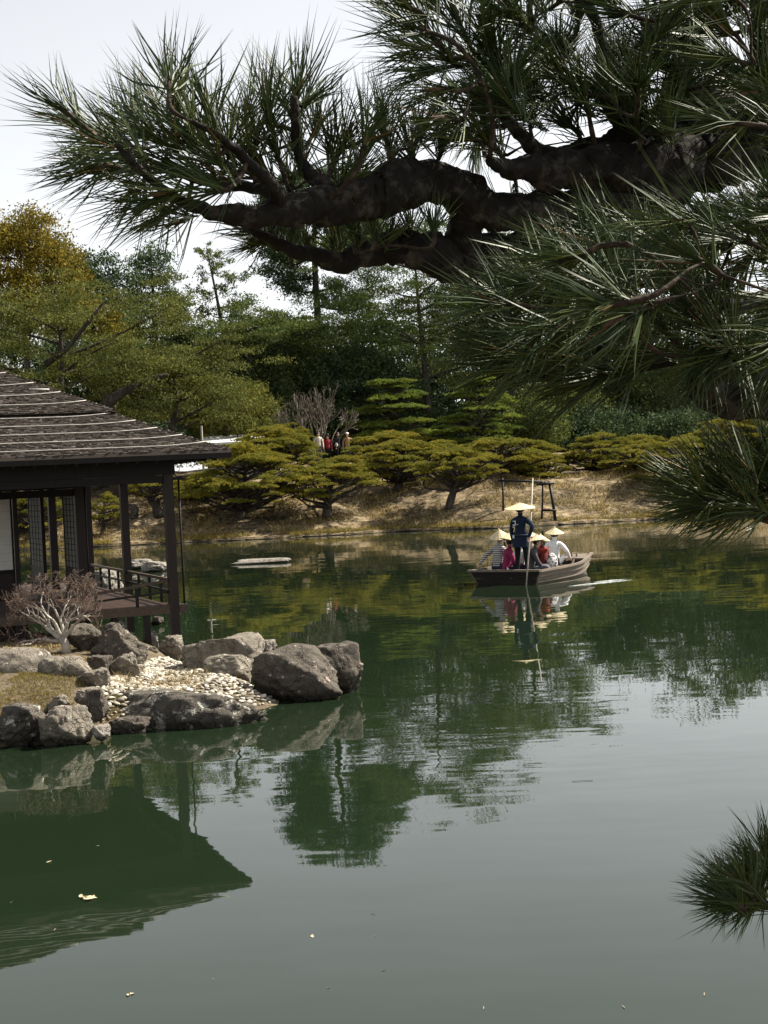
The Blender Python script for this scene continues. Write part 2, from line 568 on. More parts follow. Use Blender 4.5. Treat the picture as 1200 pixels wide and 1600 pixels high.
xs = np.concatenate([np.linspace(-400, -34, 12), np.linspace(-32, 32, 300), np.linspace(34, 400, 12)])
ts = np.concatenate([[-0.6, -0.02, 0.01], np.linspace(0.15, 16, 90), np.linspace(17, 40, 30), [60, 120, 400, 1500]])
XX, TT = np.meshgrid(xs, ts)
YY = shore_y(XX.ravel()).reshape(XX.shape) * np.where(TT > 30, 0, 1) + TT + np.where(TT > 30, 71, 0)
ZZ = ground_z(XX, YY)
i, j = np.meshgrid(np.arange(len(ts) - 1), np.arange(len(xs) - 1), indexing='ij')
a = (i * len(xs) + j).ravel()
fg = mk('far_bank_ground', [(np.stack([XX.ravel(), YY.ravel(), ZZ.ravel()], 1), np.stack([a, a + 1, a + len(xs) + 1, a + len(xs)], 1), 0)], M['bank'], smooth=True)
tag(fg, 'sloping far bank covered in dry straw coloured grass', 'bank', kind='structure')

# dry grass on the far bank
g = rng(31)
n = 110000
gx = g.uniform(-27, 27, n)
gt = g.uniform(0.05, 1, n) ** 1.0 * 13
gy = shore_y(gx) + gt
keep = fbm(np.stack([gx * 0.8, gy * 0.8, gx * 0], 1), 41, 3) > -0.25
gx, gy = gx[keep], gy[keep]
n = len(gx)
B = np.stack([gx, gy, ground_z(gx, gy) - 0.01], 1)
hgt = g.uniform(0.05, 0.26, n)[:, None]
ln = g.normal(0, 0.7, (n, 2))
tip = B + np.concatenate([ln * hgt, hgt], 1)
sd = np.concatenate([unit(n, g)[:, :2], np.zeros((n, 1))], 1) * g.uniform(0.012, 0.03, n)[:, None]
o = mk('dry_grass', [(np.stack([B + sd, B - sd, tip], 1).reshape(-1, 3), np.arange(3 * n).reshape(-1, 3), 0)], M['dry_blade'])
tag(o, 'dry straw coloured grass tufts on the far bank', 'grass', kind='stuff')

ex = np.linspace(-34, 34, 260)
edge = [tube(np.stack([ex[k:k + 6], shore_y(ex[k:k + 6]) - 0.05 + 0.02 * math.sin(k), 0.02 + 0.02 * np.sin(ex[k:k + 6] * 3.1 + k)], 1), 0.022 + 0.010 * math.sin(k * 1.7), 7, rough=0.5, seed=k) for k in range(0, 255, 5)]
M['edging'] = plain('dark_wet_timber', (0.022, 0.018, 0.013), 0.7, 0.3, 0.4, 6)
eo = thing('bank_edging', 'dark wet timber edging along the far waterline', 'edging', (0, 71, 0))
for V_, F_, m_ in edge:
    mk('log', [(V_ - np.array([0, 71, 0]), F_, m_)], M['edging'], eo, True)
g = rng(32)
n = 26000
gx = g.uniform(-27, 27, n)
gy = shore_y(gx) + np.abs(g.normal(0.06, 0.5, n))
keep = fbm(np.stack([gx * 0.35, gy * 0.8, gx * 0], 1), 43, 3) > -0.2
gx, gy = gx[keep], gy[keep]
n = len(gx)
B = np.stack([gx, gy, ground_z(gx, gy) - 0.01], 1)
hgt = g.uniform(0.05, 0.22, n)[:, None]
tip = B + np.concatenate([g.normal(0, 0.6, (n, 2)) * hgt, hgt], 1)
sd = np.concatenate([unit(n, g)[:, :2], np.zeros((n, 1))], 1) * g.uniform(0.012, 0.03, n)[:, None]
o = mk('waterside_grass', [(np.stack([B + sd, B - sd, tip], 1).reshape(-1, 3), np.arange(3 * n).reshape(-1, 3), 0)], M['yellow_grass'])
tag(o, 'yellow green grass fringe along the far waterline', 'grass', kind='stuff')

# near bank below and beside the camera
def near_z(x, y):
    P = np.stack([x, y, x * 0], 1)
    edge = 4.3 + 0.3 * fbm(P * 0.5, 3, 2) - 0.02 * np.abs(x)
    return 1.15 - 1.9 * sstep(0, 1.3, y - edge + 0.8) + 0.04 * fbm(P * 2, 4, 3)
o = mk('near_bank_ground', [grid(np.linspace(-40, 40, 120), np.concatenate([[-60, -30, -12], np.linspace(-6, 6, 50)]), near_z)], M['soil'], smooth=True)
tag(o, 'earth bank under the pine at the near edge of the pond', 'bank', kind='structure')

# garden point
POLY = np.array([(-16, 15.9), (-5.5, 16.2), (-4.2, 16.5), (-3.4, 16.8), (-2.35, 17.35), (-1.75, 17.9), (-1.35, 18.7), (-1.5, 19.6), (-2.15, 20.6), (-2.7, 21.8), (-2.95, 23.2), (-4.2, 24.0), (-6.0, 24.6), (-9, 25.4), (-16, 28)])
def poly_sd(x, y):
    P = np.stack([x, y], 1)
    d = np.full(len(P), 1e9)
    inside = np.zeros(len(P), bool)
    n = len(POLY)
    for k in range(n):
        a, b = POLY[k], POLY[(k + 1) % n]
        ab = b - a
        t = np.clip(((P - a) @ ab) / (ab @ ab), 0, 1)
        d = np.minimum(d, np.linalg.norm(P - (a + t[:, None] * ab), axis=1))
        c = ((a[1] > P[:, 1]) != (b[1] > P[:, 1])) & (P[:, 0] < (b[0] - a[0]) * (P[:, 1] - a[1]) / (b[1] - a[1] + 1e-12) + a[0])
        inside ^= c
    return np.where(inside, d, -d)
def garden_z(x, y):
    x, y = np.atleast_1d(np.asarray(x, float)), np.atleast_1d(np.asarray(y, float))
    d = poly_sd(x, y)
    P = np.stack([x, y, x * 0], 1)
    z = np.where(d > 0, 0.30 * sstep(0, 0.7, d), np.clip(d * 1.4, -0.8, 0))
    z = z + 0.28 * sstep(-2.7, -4.2, x) * sstep(0.2, 1.2, d) + 0.03 * fbm(P * 1.5, 8, 3) * sstep(0, 0.5, d)
    return z
o = mk('garden_ground', [grid(np.linspace(-16, -0.9, 150), np.linspace(15, 28.5, 135), garden_z)], M['soil'], smooth=True)
tag(o, 'earth of the garden point beside the pavilion', 'ground', kind='structure')

# ------------------------------------------------------------------ rocks
def ico(sub):
    import bmesh
    bm = bmesh.new()
    bmesh.ops.create_icosphere(bm, subdivisions=sub, radius=1)
    V = np.array([v.co for v in bm.verts])
    F = np.array([[v.index for v in f.verts] for f in bm.faces])
    bm.free()
    return V, F
ICO5, ICO4, ICO2 = ico(5), ico(4), ico(2)

def rock_shape(seed, w, dp, h, angular=9, rough=0.10, base=ICO5):
    g = rng(seed)
    D, F = base
    r = np.full(len(D), 1.25)
    N = unit(angular + 4, g)
    for nn in N:
        off = g.uniform(0.55, 1.0)
        c = D @ nn
        r = np.where(c > 0.05, np.minimum(r, off / np.maximum(c, 0.05)), r)
    r = np.minimum(r, 1.2)
    # smooth a little by sampling noise, then rough relief
    P = D * r[:, None]
    P = P * (1 + 0.06 * fbm(P * 1.3, seed, 3))[:, None]
    k = rough * fbm(P * 3.2, seed + 5, 5, gain=0.58)
    rid = 1 - np.abs(vnoise(P * np.array([2.2, 2.2, 4.5]) + 3.1, seed + 9))
    k = k - rough * 5.0 * np.clip(rid - 0.91, 0, 1)
    rid2 = 1 - np.abs(vnoise(P * np.array([4.5, 4.5, 8.0]) + 9.7, seed + 19))
    k = k - rough * 3.0 * np.clip(rid2 - 0.90, 0, 1)
    P = P * (1 + k)[:, None]
    mn, mx = P.min(0), P.max(0)
    P = (P - (mn + mx) / 2) / (mx - mn)
    return P * np.array([w, dp, h]), F

def rock(px, by, wpx, hpx, Y, label, mat='rock_brown', seed=0, dp=0.8, sink=0.18, ang=9, rough=0.11, rz=None, name='rock', cat='rock', top=None, group=None, flat=0.0):
    sc = Y / FPX
    w, h = wpx * sc, hpx * sc
    P, F = rock_shape(seed, w, w * dp, h * (1 + sink), ang, rough)
    b = at(px, by, Y)
    P = P + np.array([0, 0, h * (1 + sink) / 2 - h * sink])
    if top is not None:      # slope of the top: lean towards the right
        P[:, 2] += P[:, 0] * top * np.clip(P[:, 2] / h, 0, 1)
    zc = h * (0.84 + 0.05 * fbm(P * 4.0 / max(w, 0.2), seed, 2)) + flat * P[:, 0]
    P[:, 2] = np.where(P[:, 2] > zc - 0.06 * h, zc - 0.06 * h + 0.3 * (P[:, 2] - zc + 0.06 * h), P[:, 2]) * 1.08
    o = mk(name, [(P, F, 0)], M[mat], smooth=True)
    o.location = b
    tag(o, label, cat, group)
    return o

ROCKS = [
 (466, 1096, 144, 98, 19.2, 'large dark grey boulder at the water edge with a sloping shoulder', 'rock_dark', 101, 0.8, dict(ang=7, top=-0.10, rough=0.08)),
 (525, 1089, 92, 94, 19.55, 'tilted grey slab boulder at the right end of the point, standing in the water', 'rock_dark', 102, 0.7, dict(ang=6, top=-0.05, rough=0.08)),
 (352, 1062, 132, 80, 20.5, 'pale topped grey boulder behind the pebbles, left of the large dark boulder', 'rock_brown', 103, 0.8, dict(ang=8, top=-0.15)),
 (358, 1068, 88, 50, 19.6, 'low angular grey rock in front of the pale topped boulder', 'rock_brown', 104, 0.8, dict(ang=7)),
 (416, 1022, 36, 26, 20.9, 'small round stone peeping out behind the large dark boulder', 'rock_pale', 105, 0.8, dict()),
 (286, 1147, 268, 76, 17.45, 'long low ledge rock edging the pebble beach at the water', 'rock_lichen', 106, 0.42, dict(ang=10, rough=0.12, sink=0.25)),
 (204, 1149, 66, 34, 17.1, 'small dark rock under the left end of the long ledge rock', 'rock_dark', 107, 0.6, dict()),
 (34, 1170, 96, 82, 16.6, 'dark shore rock with white lichen patches at the left edge', 'rock_lichen', 108, 0.8, dict(ang=8)),
 (106, 1172, 84, 76, 16.5, 'brown layered shore rock right of the lichen patched rock', 'rock_brown', 109, 0.8, dict(ang=7, rough=0.13)),
 (152, 1128, 40, 58, 16.75, 'narrow dark upright shore rock between the brown rock and the ledge', 'rock_dark', 110, 0.8, dict()),
 (158, 1154, 32, 24, 16.5, 'small pale topped stone at the water below the narrow upright rock', 'rock_pale', 111, 0.8, dict()),
 (140, 1102, 46, 30, 17.0, 'squat grey rock stacked on top of the narrow shore rock', 'rock_brown', 112, 0.8, dict()),
 (90, 1112, 44, 30, 17.1, 'small brown rock wedged behind the brown layered shore rock', 'rock_brown', 113, 0.8, dict()),
 (22, 1074, 150, 68, 18.5, 'broad smooth tan boulder at the left edge below the bare bush', 'rock_brown', 114, 0.6, dict(ang=5, rough=0.05)),
 (103, 1082, 86, 66, 18.2, 'rounded brown boulder at the right end of the smooth tan boulder', 'rock_brown', 115, 0.8, dict(ang=7)),
 (146, 1081, 56, 40, 17.9, 'dark brown rock in front of the rounded boulder beside the pebbles', 'rock_brown', 116, 0.8, dict(ang=7)),
 (156, 1054, 42, 34, 18.9, 'lumpy grey rock behind the dark brown rock', 'rock_dark', 117, 0.8, dict(ang=7)),
 (196, 1066, 52, 50, 19.0, 'grey rock with grass at its foot on the left side of the pebbles', 'rock_brown', 118, 0.8, dict(ang=8)),
 (188, 1032, 92, 66, 20.2, 'dark craggy boulder under the front edge of the veranda', 'rock_dark', 119, 0.8, dict(ang=11, rough=0.16)),
 (138, 1022, 66, 52, 20.5, 'dark smooth rock between the bare bush and the craggy boulder', 'rock_dark', 120, 0.8, dict(ang=7)),
 (268, 1030, 42, 42, 22.5, 'upright tan foundation stone under the corner post of the veranda', 'rock_brown', 121, 0.9, dict(ang=6)),
 (238, 1028, 22, 20, 21.9, 'small foundation stone under the short veranda stilt', 'rock_brown', 122, 0.9, dict()),
 (236, 1014, 26, 34, 22.9, 'pale standing stone behind the short veranda stilt', 'rock_pale', 123, 0.7, dict(ang=6)),
 (182, 985, 30, 24, 24.0, 'pale stone deep under the veranda floor', 'rock_pale', 124, 0.8, dict()),
 (168, 940, 52, 58, 31.0, 'sunlit white rock in the water behind the veranda railing', 'rock_pale', 125, 0.8, dict(ang=9, rough=0.15)),
 (222, 884, 52, 12, 50.5, 'flat pale island rock in the pond seen between the veranda posts', 'rock_pale', 126, 0.7, dict(sink=0.6)),
 (243, 890, 46, 15, 48.5, 'rough low rock just in front of the flat island rock, by the corner post', 'rock_pale', 127, 0.8, dict(sink=0.5, rough=0.15)),
 (408, 879, 98, 7, 50.5, 'long flat pale island rock in mid pond, right of the pavilion', 'rock_pale', 128, 0.45, dict(sink=0.9)),
 (246, 976, 20, 15, 30.0, 'small dark stone in the water behind the veranda corner', 'rock_dark', 129, 0.8, dict()),
 (197, 809, 42, 24, 75.0, 'dark pointed rock on the far bank seen through the veranda', 'rock_dark', 130, 0.8, dict(ang=6)),
]
for (px, by, w, h, Y, lab, mt, sd, dp, kw) in ROCKS:
    rock(px, by, w, h, Y, lab, mt, sd, dp, **kw)

# ------------------------------------------------------------------ pebble beach
g = rng(55)
pts = []
cand = np.stack([g.uniform(-4.0, -1.3, 34000), g.uniform(17.2, 22.6, 34000)], 1)
dd = poly_sd(cand[:, 0], cand[:, 1])
ok = (dd > 0.12) & (cand[:, 0] > -3.35 + (cand[:, 1] - 17.2) * 0.05 - 0.1)
cand = cand[ok]
cell = {}
for c in cand:
    r = 0.050
    kx, ky = int(c[0] / r), int(c[1] / r)
    if any((cell.get((kx + a, ky + b)) is not None and np.hypot(*(cell[(kx + a, ky + b)] - c)) < r) for a in (-1, 0, 1) for b in (-1, 0, 1)):
        continue
    cell[(kx, ky)] = c
    pts.append(c)
pts = np.array(pts)
pts = pts[np.argsort(pts[:, 1])]
pz = garden_z(pts[:, 0], pts[:, 1])
bx, by_ = -2.6, 19.5
beach = thing('pebble_beach', 'bed of pale rounded pebbles behind the long ledge rock', 'pebble bed', (bx, by_, 0.3))
PEB = []
for k in range(10):
    P, F = rock_shape(700 + k, 1, 1, 1, 7, 0.09, ICO2)
    PEB.append((P * np.array([1, g.uniform(0.55, 0.95), g.uniform(0.32, 0.55)]), F))
pebmesh = [make_mesh('pebble', [(P, F, 0)], M['pebble'], True) for P, F in PEB]
rest = []
for k, (c, z) in enumerate(zip(pts, pz)):
    s = 0.058 + 0.055 * g.uniform() ** 1.8
    a = g.uniform(0, 6.28)
    tx, ty = g.normal(0, 0.18, 2)
    mtx = Matrix.Translation((c[0] - bx, c[1] - by_, z - 0.3 + s * 0.14)) @ Matrix.Rotation(a, 4, 'Z') @ Matrix.Rotation(tx, 4, 'X') @ Matrix.Rotation(ty, 4, 'Y') @ Matrix.Scale(s, 4)
    if k < 300:
        link('pebble', pebmesh[k % 10], beach, mtx)
    else:
        P, F = PEB[k % 10]
        A = np.array(mtx)
        rest.append((P @ A[:3, :3].T + A[:3, 3], F, 0))
tag(mk('pebbles', rest, M['pebble'], beach, smooth=True), kind='stuff')

def blades(name, label, region, n, h, mat, zf, seed, lean=0.5, cat='grass', w=0.006):
    g = rng(seed)
    x0, x1, y0, y1 = region
    x, y = g.uniform(x0, x1, n), g.uniform(y0, y1, n)
    k = fbm(np.stack([x * 2, y * 2, x * 0], 1), seed, 2) > -0.35
    x, y = x[k], y[k]
    z = zf(x, y)
    k = z > 0.12
    x, y, z = x[k], y[k], z[k]
    n = len(x)
    B = np.stack([x, y, z - 0.01], 1)
    hh = g.uniform(h * 0.4, h * 1.2, n)[:, None]
    T = B + np.concatenate([g.normal(0, lean, (n, 2)) * hh, hh], 1)
    s = np.concatenate([unit(n, g)[:, :2], np.zeros((n, 1))], 1) * w
    c = B.mean(0)
    o = mk(name, [(np.stack([B + s, B - s, T], 1).reshape(-1, 3), np.arange(3 * n).reshape(-1, 3), 0)], M[mat], origin=c)
    return tag(o, label, cat, kind='stuff')
blades('yellow_grass', 'short yellow winter grass between the shore rocks and the tan boulder', (-5.6, -3.0, 16.5, 18.1), 22000, 0.045, 'yellow_grass', garden_z, 61)
blades('dead_grass', 'rusty dry grass among the pebbles by the grey rock', (-3.35, -2.3, 18.0, 19.6), 1500, 0.12, 'dry_blade', garden_z, 62, 0.7)
blades('leaf_litter', 'dry leaf litter under the bare bush', (-7.0, -3.6, 18.3, 21.5), 9000, 0.05, 'dry_blade', garden_z, 63, 1.4, 'litter', 0.012)
# ------------------------------------------------------------------ pavilion
PAV_O, PAV_A = np.array([-3.2, 22.9, 0.0]), math.radians(22)
pav = thing('tea_pavilion', 'dark wooden tea pavilion with a shingled hip roof and open veranda over the pond', 'pavilion', PAV_O, PAV_A)
def pl(px, py, Y):
    d = at(px, py, Y) - PAV_O
    c, s = math.cos(PAV_A), math.sin(PAV_A)
    return np.array([d[0] * c + d[1] * s, -d[0] * s + d[1] * c, d[2]])
FL = 0.95
def part(name, parts, mat, parent=pav, smooth=False, M_=None):
    return mk(name, parts, M[mat] if isinstance(mat, str) else [M[k] for k in mat], parent, smooth, M=M_)
# deck boards
for k in range(23):
    y0 = 0.09 + k * 0.122
    part('floor_board', [box(-9.0, -0.06 - 0.004 * (k % 3), y0, y0 + 0.117, FL - 0.035, FL + 0.003 * (k % 2))], 'deck')
for k in range(6):
    x0 = -0.80 + k * 0.122
    part('floor_board', [box(x0, x0 + 0.117, 2.92, 7.0, FL - 0.035, FL + 0.003 * (k % 2))], 'deck')
part('room_floor', [box(-9.0, -0.83, 2.92, 7.0, FL - 0.03, FL + 0.02)], 'deck')
part('edge_beam', [box(-9.1, 0.20, -0.06, 0.06, FL - 0.13, FL - 0.005)], 'rail')
part('edge_beam', [box(-0.055, 0.055, 0.07, 7.1, FL - 0.14, FL - 0.04)], 'wood')
for k in range(9):
    part('joist', [box(-0.9 - k, -0.8 - k, 0.07, 6.9, FL - 0.15, FL - 0.04)], 'wood')
# posts
def post(x, y, z0, z1, w, mat='redwood', name='post'):
    return part(name, [box(x - w / 2, x + w / 2, y - w / 2, y + w / 2, z0, z1)], mat)
ZL = 2.77
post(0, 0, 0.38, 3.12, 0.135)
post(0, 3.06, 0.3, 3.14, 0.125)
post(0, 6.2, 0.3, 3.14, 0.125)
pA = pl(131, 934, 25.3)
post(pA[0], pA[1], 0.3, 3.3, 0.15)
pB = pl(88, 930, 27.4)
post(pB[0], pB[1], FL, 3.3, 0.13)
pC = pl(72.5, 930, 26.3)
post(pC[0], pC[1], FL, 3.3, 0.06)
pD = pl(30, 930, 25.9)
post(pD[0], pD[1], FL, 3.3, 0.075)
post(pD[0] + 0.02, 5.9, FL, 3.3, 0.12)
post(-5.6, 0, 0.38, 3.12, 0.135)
for x in (-0.42, -2.3, -4.2):
    post(x, 0.0, 0.36, FL - 0.131, 0.09, 'wood', 'stilt')
for x, y in ((-1.0, 2.4), (-0.6, 4.6), (-2.6, 2.4)):
    post(x, y, 0.0, FL - 0.15, 0.12, 'wood', 'stilt')
# lintels and wall plates
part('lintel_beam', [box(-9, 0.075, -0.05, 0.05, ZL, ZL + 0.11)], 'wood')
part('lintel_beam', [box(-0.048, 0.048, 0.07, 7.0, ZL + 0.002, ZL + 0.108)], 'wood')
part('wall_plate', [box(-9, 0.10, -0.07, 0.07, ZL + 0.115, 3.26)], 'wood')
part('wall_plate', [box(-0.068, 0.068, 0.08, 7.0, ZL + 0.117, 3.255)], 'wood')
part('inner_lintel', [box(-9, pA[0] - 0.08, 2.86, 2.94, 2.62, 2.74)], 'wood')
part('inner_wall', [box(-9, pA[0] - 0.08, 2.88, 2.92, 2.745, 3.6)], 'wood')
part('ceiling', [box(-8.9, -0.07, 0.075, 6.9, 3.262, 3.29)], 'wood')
# hanging rod beside the corner and its bracket
part('bracket', [box(0.07, 0.21, -0.025, 0.025, 2.80, 2.845)], 'wood')
part('rain_rod', [tube([(0.165, 0, FL - 0.005), (0.163, 0.0, 1.9), (0.165, 0, 2.80)], 0.016, 7)], 'wood', smooth=True)
pr = pl(138, 885, 26.2)
part('rain_rod', [tube([(pr[0], pr[1], 1.0), (pr[0], pr[1], 2.76)], 0.014, 7)], 'wood', smooth=True)
# railings
def rail(p0, p1, r=0.022, mat='rail'):
    part('rail', [bar(p0, p1, r * 2, r * 1.8)], mat)
RT = 1.31
rail((0, 0.07, RT), (0, 2.99, RT)); rail((0, 3.13, RT), (0, 6.13, RT))
rail((0, 0.07, RT - 0.17), (0, 2.99, RT - 0.17), 0.017, 'wood'); rail((0, 3.13, RT - 0.17), (0, 6.13, RT - 0.17), 0.017, 'wood')
for y in (0.75, 1.5, 2.25, 3.8, 4.55, 5.3):
    part('baluster', [box(-0.02, 0.02, y - 0.02, y + 0.02, FL - 0.03, RT - 0.022)], 'wood')
rail((-0.07, 0.0, RT), (-1.22, -0.02, RT - 0.13), 0.022); rail((-0.07, 0, RT - 0.17), (-1.22, 0.0, RT - 0.24), 0.017, 'wood')
for x in (-0.55, -1.16):
    part('baluster', [box(x - 0.02, x + 0.02, -0.02, 0.02, FL - 0.004, RT - 0.024 + x * 0.113)], 'wood')
# shoji panels standing along the depth of the room
def shoji(x, y0, w, zb, zl, zt, cols, rows):
    f = part('shoji_panel', [box(x - 0.016, x + 0.016, y0, y0 + 0.045, zb, zt), box(x - 0.016, x + 0.016, y0 + w - 0.045, y0 + w, zb, zt),
                             box(x - 0.015, x + 0.015, y0 + 0.045, y0 + w - 0.045, zt - 0.05, zt), box(x - 0.015, x + 0.015, y0 + 0.045, y0 + w - 0.045, zl - 0.05, zl)], 'wood')
    part('lower_board', [box(x - 0.010, x + 0.010, y0 + 0.045, y0 + w - 0.045, zb, zl - 0.05)], 'wood', f)
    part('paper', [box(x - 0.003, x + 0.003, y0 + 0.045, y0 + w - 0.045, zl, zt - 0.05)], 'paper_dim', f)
    for c in range(1, cols):
        yy = y0 + 0.045 + (w - 0.09) * c / cols
        part('lattice_bar', [box(x - 0.012, x + 0.012, yy - 0.007, yy + 0.007, zl, zt - 0.05)], 'wood', f)
    for r in range(1, rows):
        zz = zl + (zt - 0.05 - zl) * r / rows
        part('lattice_bar', [box(x - 0.009, x + 0.009, y0 + 0.045, y0 + w - 0.045, zz - 0.007, zz + 0.007)], 'wood', f)
shoji(pA[0] - 0.02, pA[1] + 0.085, 1.25, FL + 0.02, 1.42, 2.72, 4, 13)
shoji(pC[0] - 0.01, pC[1] + 0.04, 1.30, FL + 0.02, 1.42, 2.72, 4, 13)
# plain white sliding screen facing the pond
sw0 = pD[0] - 0.05
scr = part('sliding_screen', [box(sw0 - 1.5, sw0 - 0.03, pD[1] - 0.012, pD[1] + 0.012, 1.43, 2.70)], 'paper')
for k in range(1, 9):
    part('screen_seam', [box(sw0 - 1.5, sw0 - 0.03, pD[1] - 0.016, pD[1] - 0.0125, 1.43 + k * 0.14, 1.436 + k * 0.14)], 'seam', scr)
part('screen_frame', [box(sw0 - 1.5, sw0 - 0.03, pD[1] - 0.02, pD[1] + 0.02, 1.36, 1.43), box(sw0 - 0.03, sw0, pD[1] - 0.02, pD[1] + 0.02, FL + 0.02, 2.72)], 'wood', scr)
part('lower_board', [box(sw0 - 1.5, sw0 - 0.03, pD[1] - 0.015, pD[1] + 0.015, FL + 0.02, 1.36)], 'redwood', scr)
# skirting boards and sill under the floor
for k in range(26):
    x0 = -2.1 - 0.20 * (k + 1)
    part('skirting_board', [box(x0, x0 + 0.194, 0.22 + 0.006 * (k % 2), 0.25 + 0.006 * (k % 2), 0.46, FL - 0.155)], 'skirt')
part('sill_log', [tube([(-2.0, 0.12, 0.50), (-4.5, 0.1, 0.505), (-7.5, 0.12, 0.50)], 0.055, 9)], 'skirt', smooth=True)
# roof: rings of a hip roof, a lower and an upper tier
def zr(k):
    return 3.21 + 0.43 * k + 0.02 * k * k + (0.06 if k > 1.405 else 0)
OV, DPT, XL = 0.77, 7.0, -12.0
def ring(k, z):
    return np.array([(XL - OV + k, -OV + k, z), (OV - k, -OV + k, z), (OV - k, DPT + OV - k, z), (XL - OV + k, DPT + OV - k, z)])
def loft(rings):
    V = np.concatenate(rings)
    F = []
    for r in range(len(rings) - 1):
        for c in range(4):
            a, b = r * 4 + c, r * 4 + (c + 1) % 4
            F.append((a, b, b + 4, a + 4))
    return (V, np.array(F), 0)
KM = (DPT + 2 * OV) / 2 - 0.02
low = [ring(-0.012, 3.165), ring(0, zr(0))] + [ring(k, zr(k)) for k in (0.35, 0.7, 1.05, 1.40)]
roof = part('roof', [loft(low)], 'shingle')
part('eave_board', [loft([ring(0.9, 3.28), ring(0.0, 3.09), ring(-0.006, 3.163)])], 'wood', roof)
part('upper_roof', [loft([ring(1.40, zr(1.40) + 0.004), ring(1.34, zr(1.40) + 0.022), ring(1.34, 3.21 + 0.43 * 1.34 + 0.02 * 1.34 ** 2 + 0.055)] + [ring(k, zr(k)) for k in (1.8, 2.3, 2.8, 3.3, 3.8, KM)])], 'shingle', roof)
g = rng(77)
SV, SF = [], []
nq = 0
def shingle_rows(k0, k1, side):
    global nq
    k = k0
    row = 0
    while k < k1 - 0.02:
        step = 0.046
        lo, hi = (-5.6, OV - k) if side == 0 else (-OV + k, 5.0)
        t = lo + g.uniform(0, 0.05)
        while t < hi - 0.005:
            w = min(g.uniform(0.03, 0.08), hi - t)
            ka, kb = k + g.uniform(-0.010, 0.008), k + step + 0.02
            th = g.uniform(0.008, 0.022)
            up = 0.06 if k0 > 1.3 else 0.0
            zb_ = lambda q: 3.21 + 0.43 * q + 0.02 * q * q + up
            za, zb = zb_(max(k, k0)) + th, zb_(min(k + step, k1)) + 0.006
            pts = [(t, ka, za - th * 0.9), (t + w - 0.003, ka, za - th * 0.9), (t, ka, za), (t + w - 0.003, ka, za + g.uniform(-.003, .003)), (t, kb, zb), (t + w - 0.003, kb, zb)]
            for (a, kk, z) in pts:
                SV.append((a, -OV + kk, z) if side == 0 else (OV - kk, a, z))
            SF.append((nq, nq + 1, nq + 3, nq + 2))
            SF.append((nq + 2, nq + 3, nq + 5, nq + 4))
            nq += 6
            t += w
        k += step
        row += 1
shingle_rows(0.0, 1.40, 0); shingle_rows(1.345, 3.6, 0)
shingle_rows(0.0, 1.40, 1); shingle_rows(1.345, 3.6, 1)
tag(part('shingles', [(np.array(SV), np.array(SF), 0)], 'shingle', roof), kind='stuff')
for k in (0.14, 0.42, 0.70, 0.98, 1.26, 1.58, 1.90, 2.24, 2.60, 2.98):
    xe = OV - k - 0.14 - g.uniform(0, 0.05)
    P = [(x, -OV + k + (0.10 if k > 0.3 else 0.06) * max(0, 1 - (xe - x) / 0.8) ** 2 + 0.003 * math.sin(x * 5 + k * 9), zr(k) + 0.030 + 0.045 * max(0, 1 - (xe - x) / 0.8) ** 2) for x in np.linspace(-6.0, xe, 30)]
    part('batten', [tube(P, 0.0072, 6)], 'bamboo', roof, True)
    P = [(OV - k, y, zr(k) + 0.030) for y in np.linspace(-OV + k + 0.14, 5.0, 12)]
    part('batten', [tube(P, 0.0072, 6)], 'bamboo', roof, True)
part('batten', [tube([(-1.75, -OV + 2.10, zr(2.1) + 0.03), (-1.6, -OV + 2.08, zr(2.08) + 0.03), (-1.45, -OV + 2.07, zr(2.07) + 0.03)], 0.016, 6)], 'bamboo', roof, True)
for k in range(24):
    x = 0.55 - k * 0.29
    part('rafter', [bar((x, -0.70, 3.085), (x, 0.06, 3.215), 0.045, 0.05)], 'wood', roof)
for k in range(18):
    y = 0.35 + k * 0.29
    part('rafter', [bar((0.70, y, 3.085), (-0.06, y, 3.215), 0.045, 0.05)], 'wood', roof)

# ------------------------------------------------------------------ bare trees
def branching(base, dirs, r0, length, depth, g, spread=0.5, shrink=0.72, up=0.12, minr=0.003, kids=(2, 3), sides=5, segs=4, wob=0.12, flat=None):
    out = []
    def grow(p, d, r, L, lev):
        pts, rr = [p.copy()], [r]
        dd = d.copy()
        for s in range(segs):
            dd = dd + g.normal(0, wob, 3) + np.array([0, 0, up * 0.3])
            dd /= np.linalg.norm(dd)
            pts.append(pts[-1] + dd * L / segs)
            rr.append(max(minr, r * (1 - 0.35 * (s + 1) / segs)))
        out.append((np.array(pts), np.array(rr), lev))
        if lev >= depth:
            return
        for c in range(g.integers(kids[0], kids[1] + 1)):
            nd = dd + g.normal(0, spread, 3) + np.array([0, 0, up])
            if flat is not None:
                nd[2] *= flat
            nd /= np.linalg.norm(nd)
            q = pts[-1] if c < 2 else pts[g.integers(2, segs + 1)]
            grow(q, nd, max(minr, rr[-1] * g.uniform(0.62, 0.85)), L * shrink * g.uniform(0.75, 1.2), lev + 1)
    for d in dirs:
        d = np.array(d, float)
        grow(np.array(base, float), d / np.linalg.norm(d), r0, length, 0)
    return out

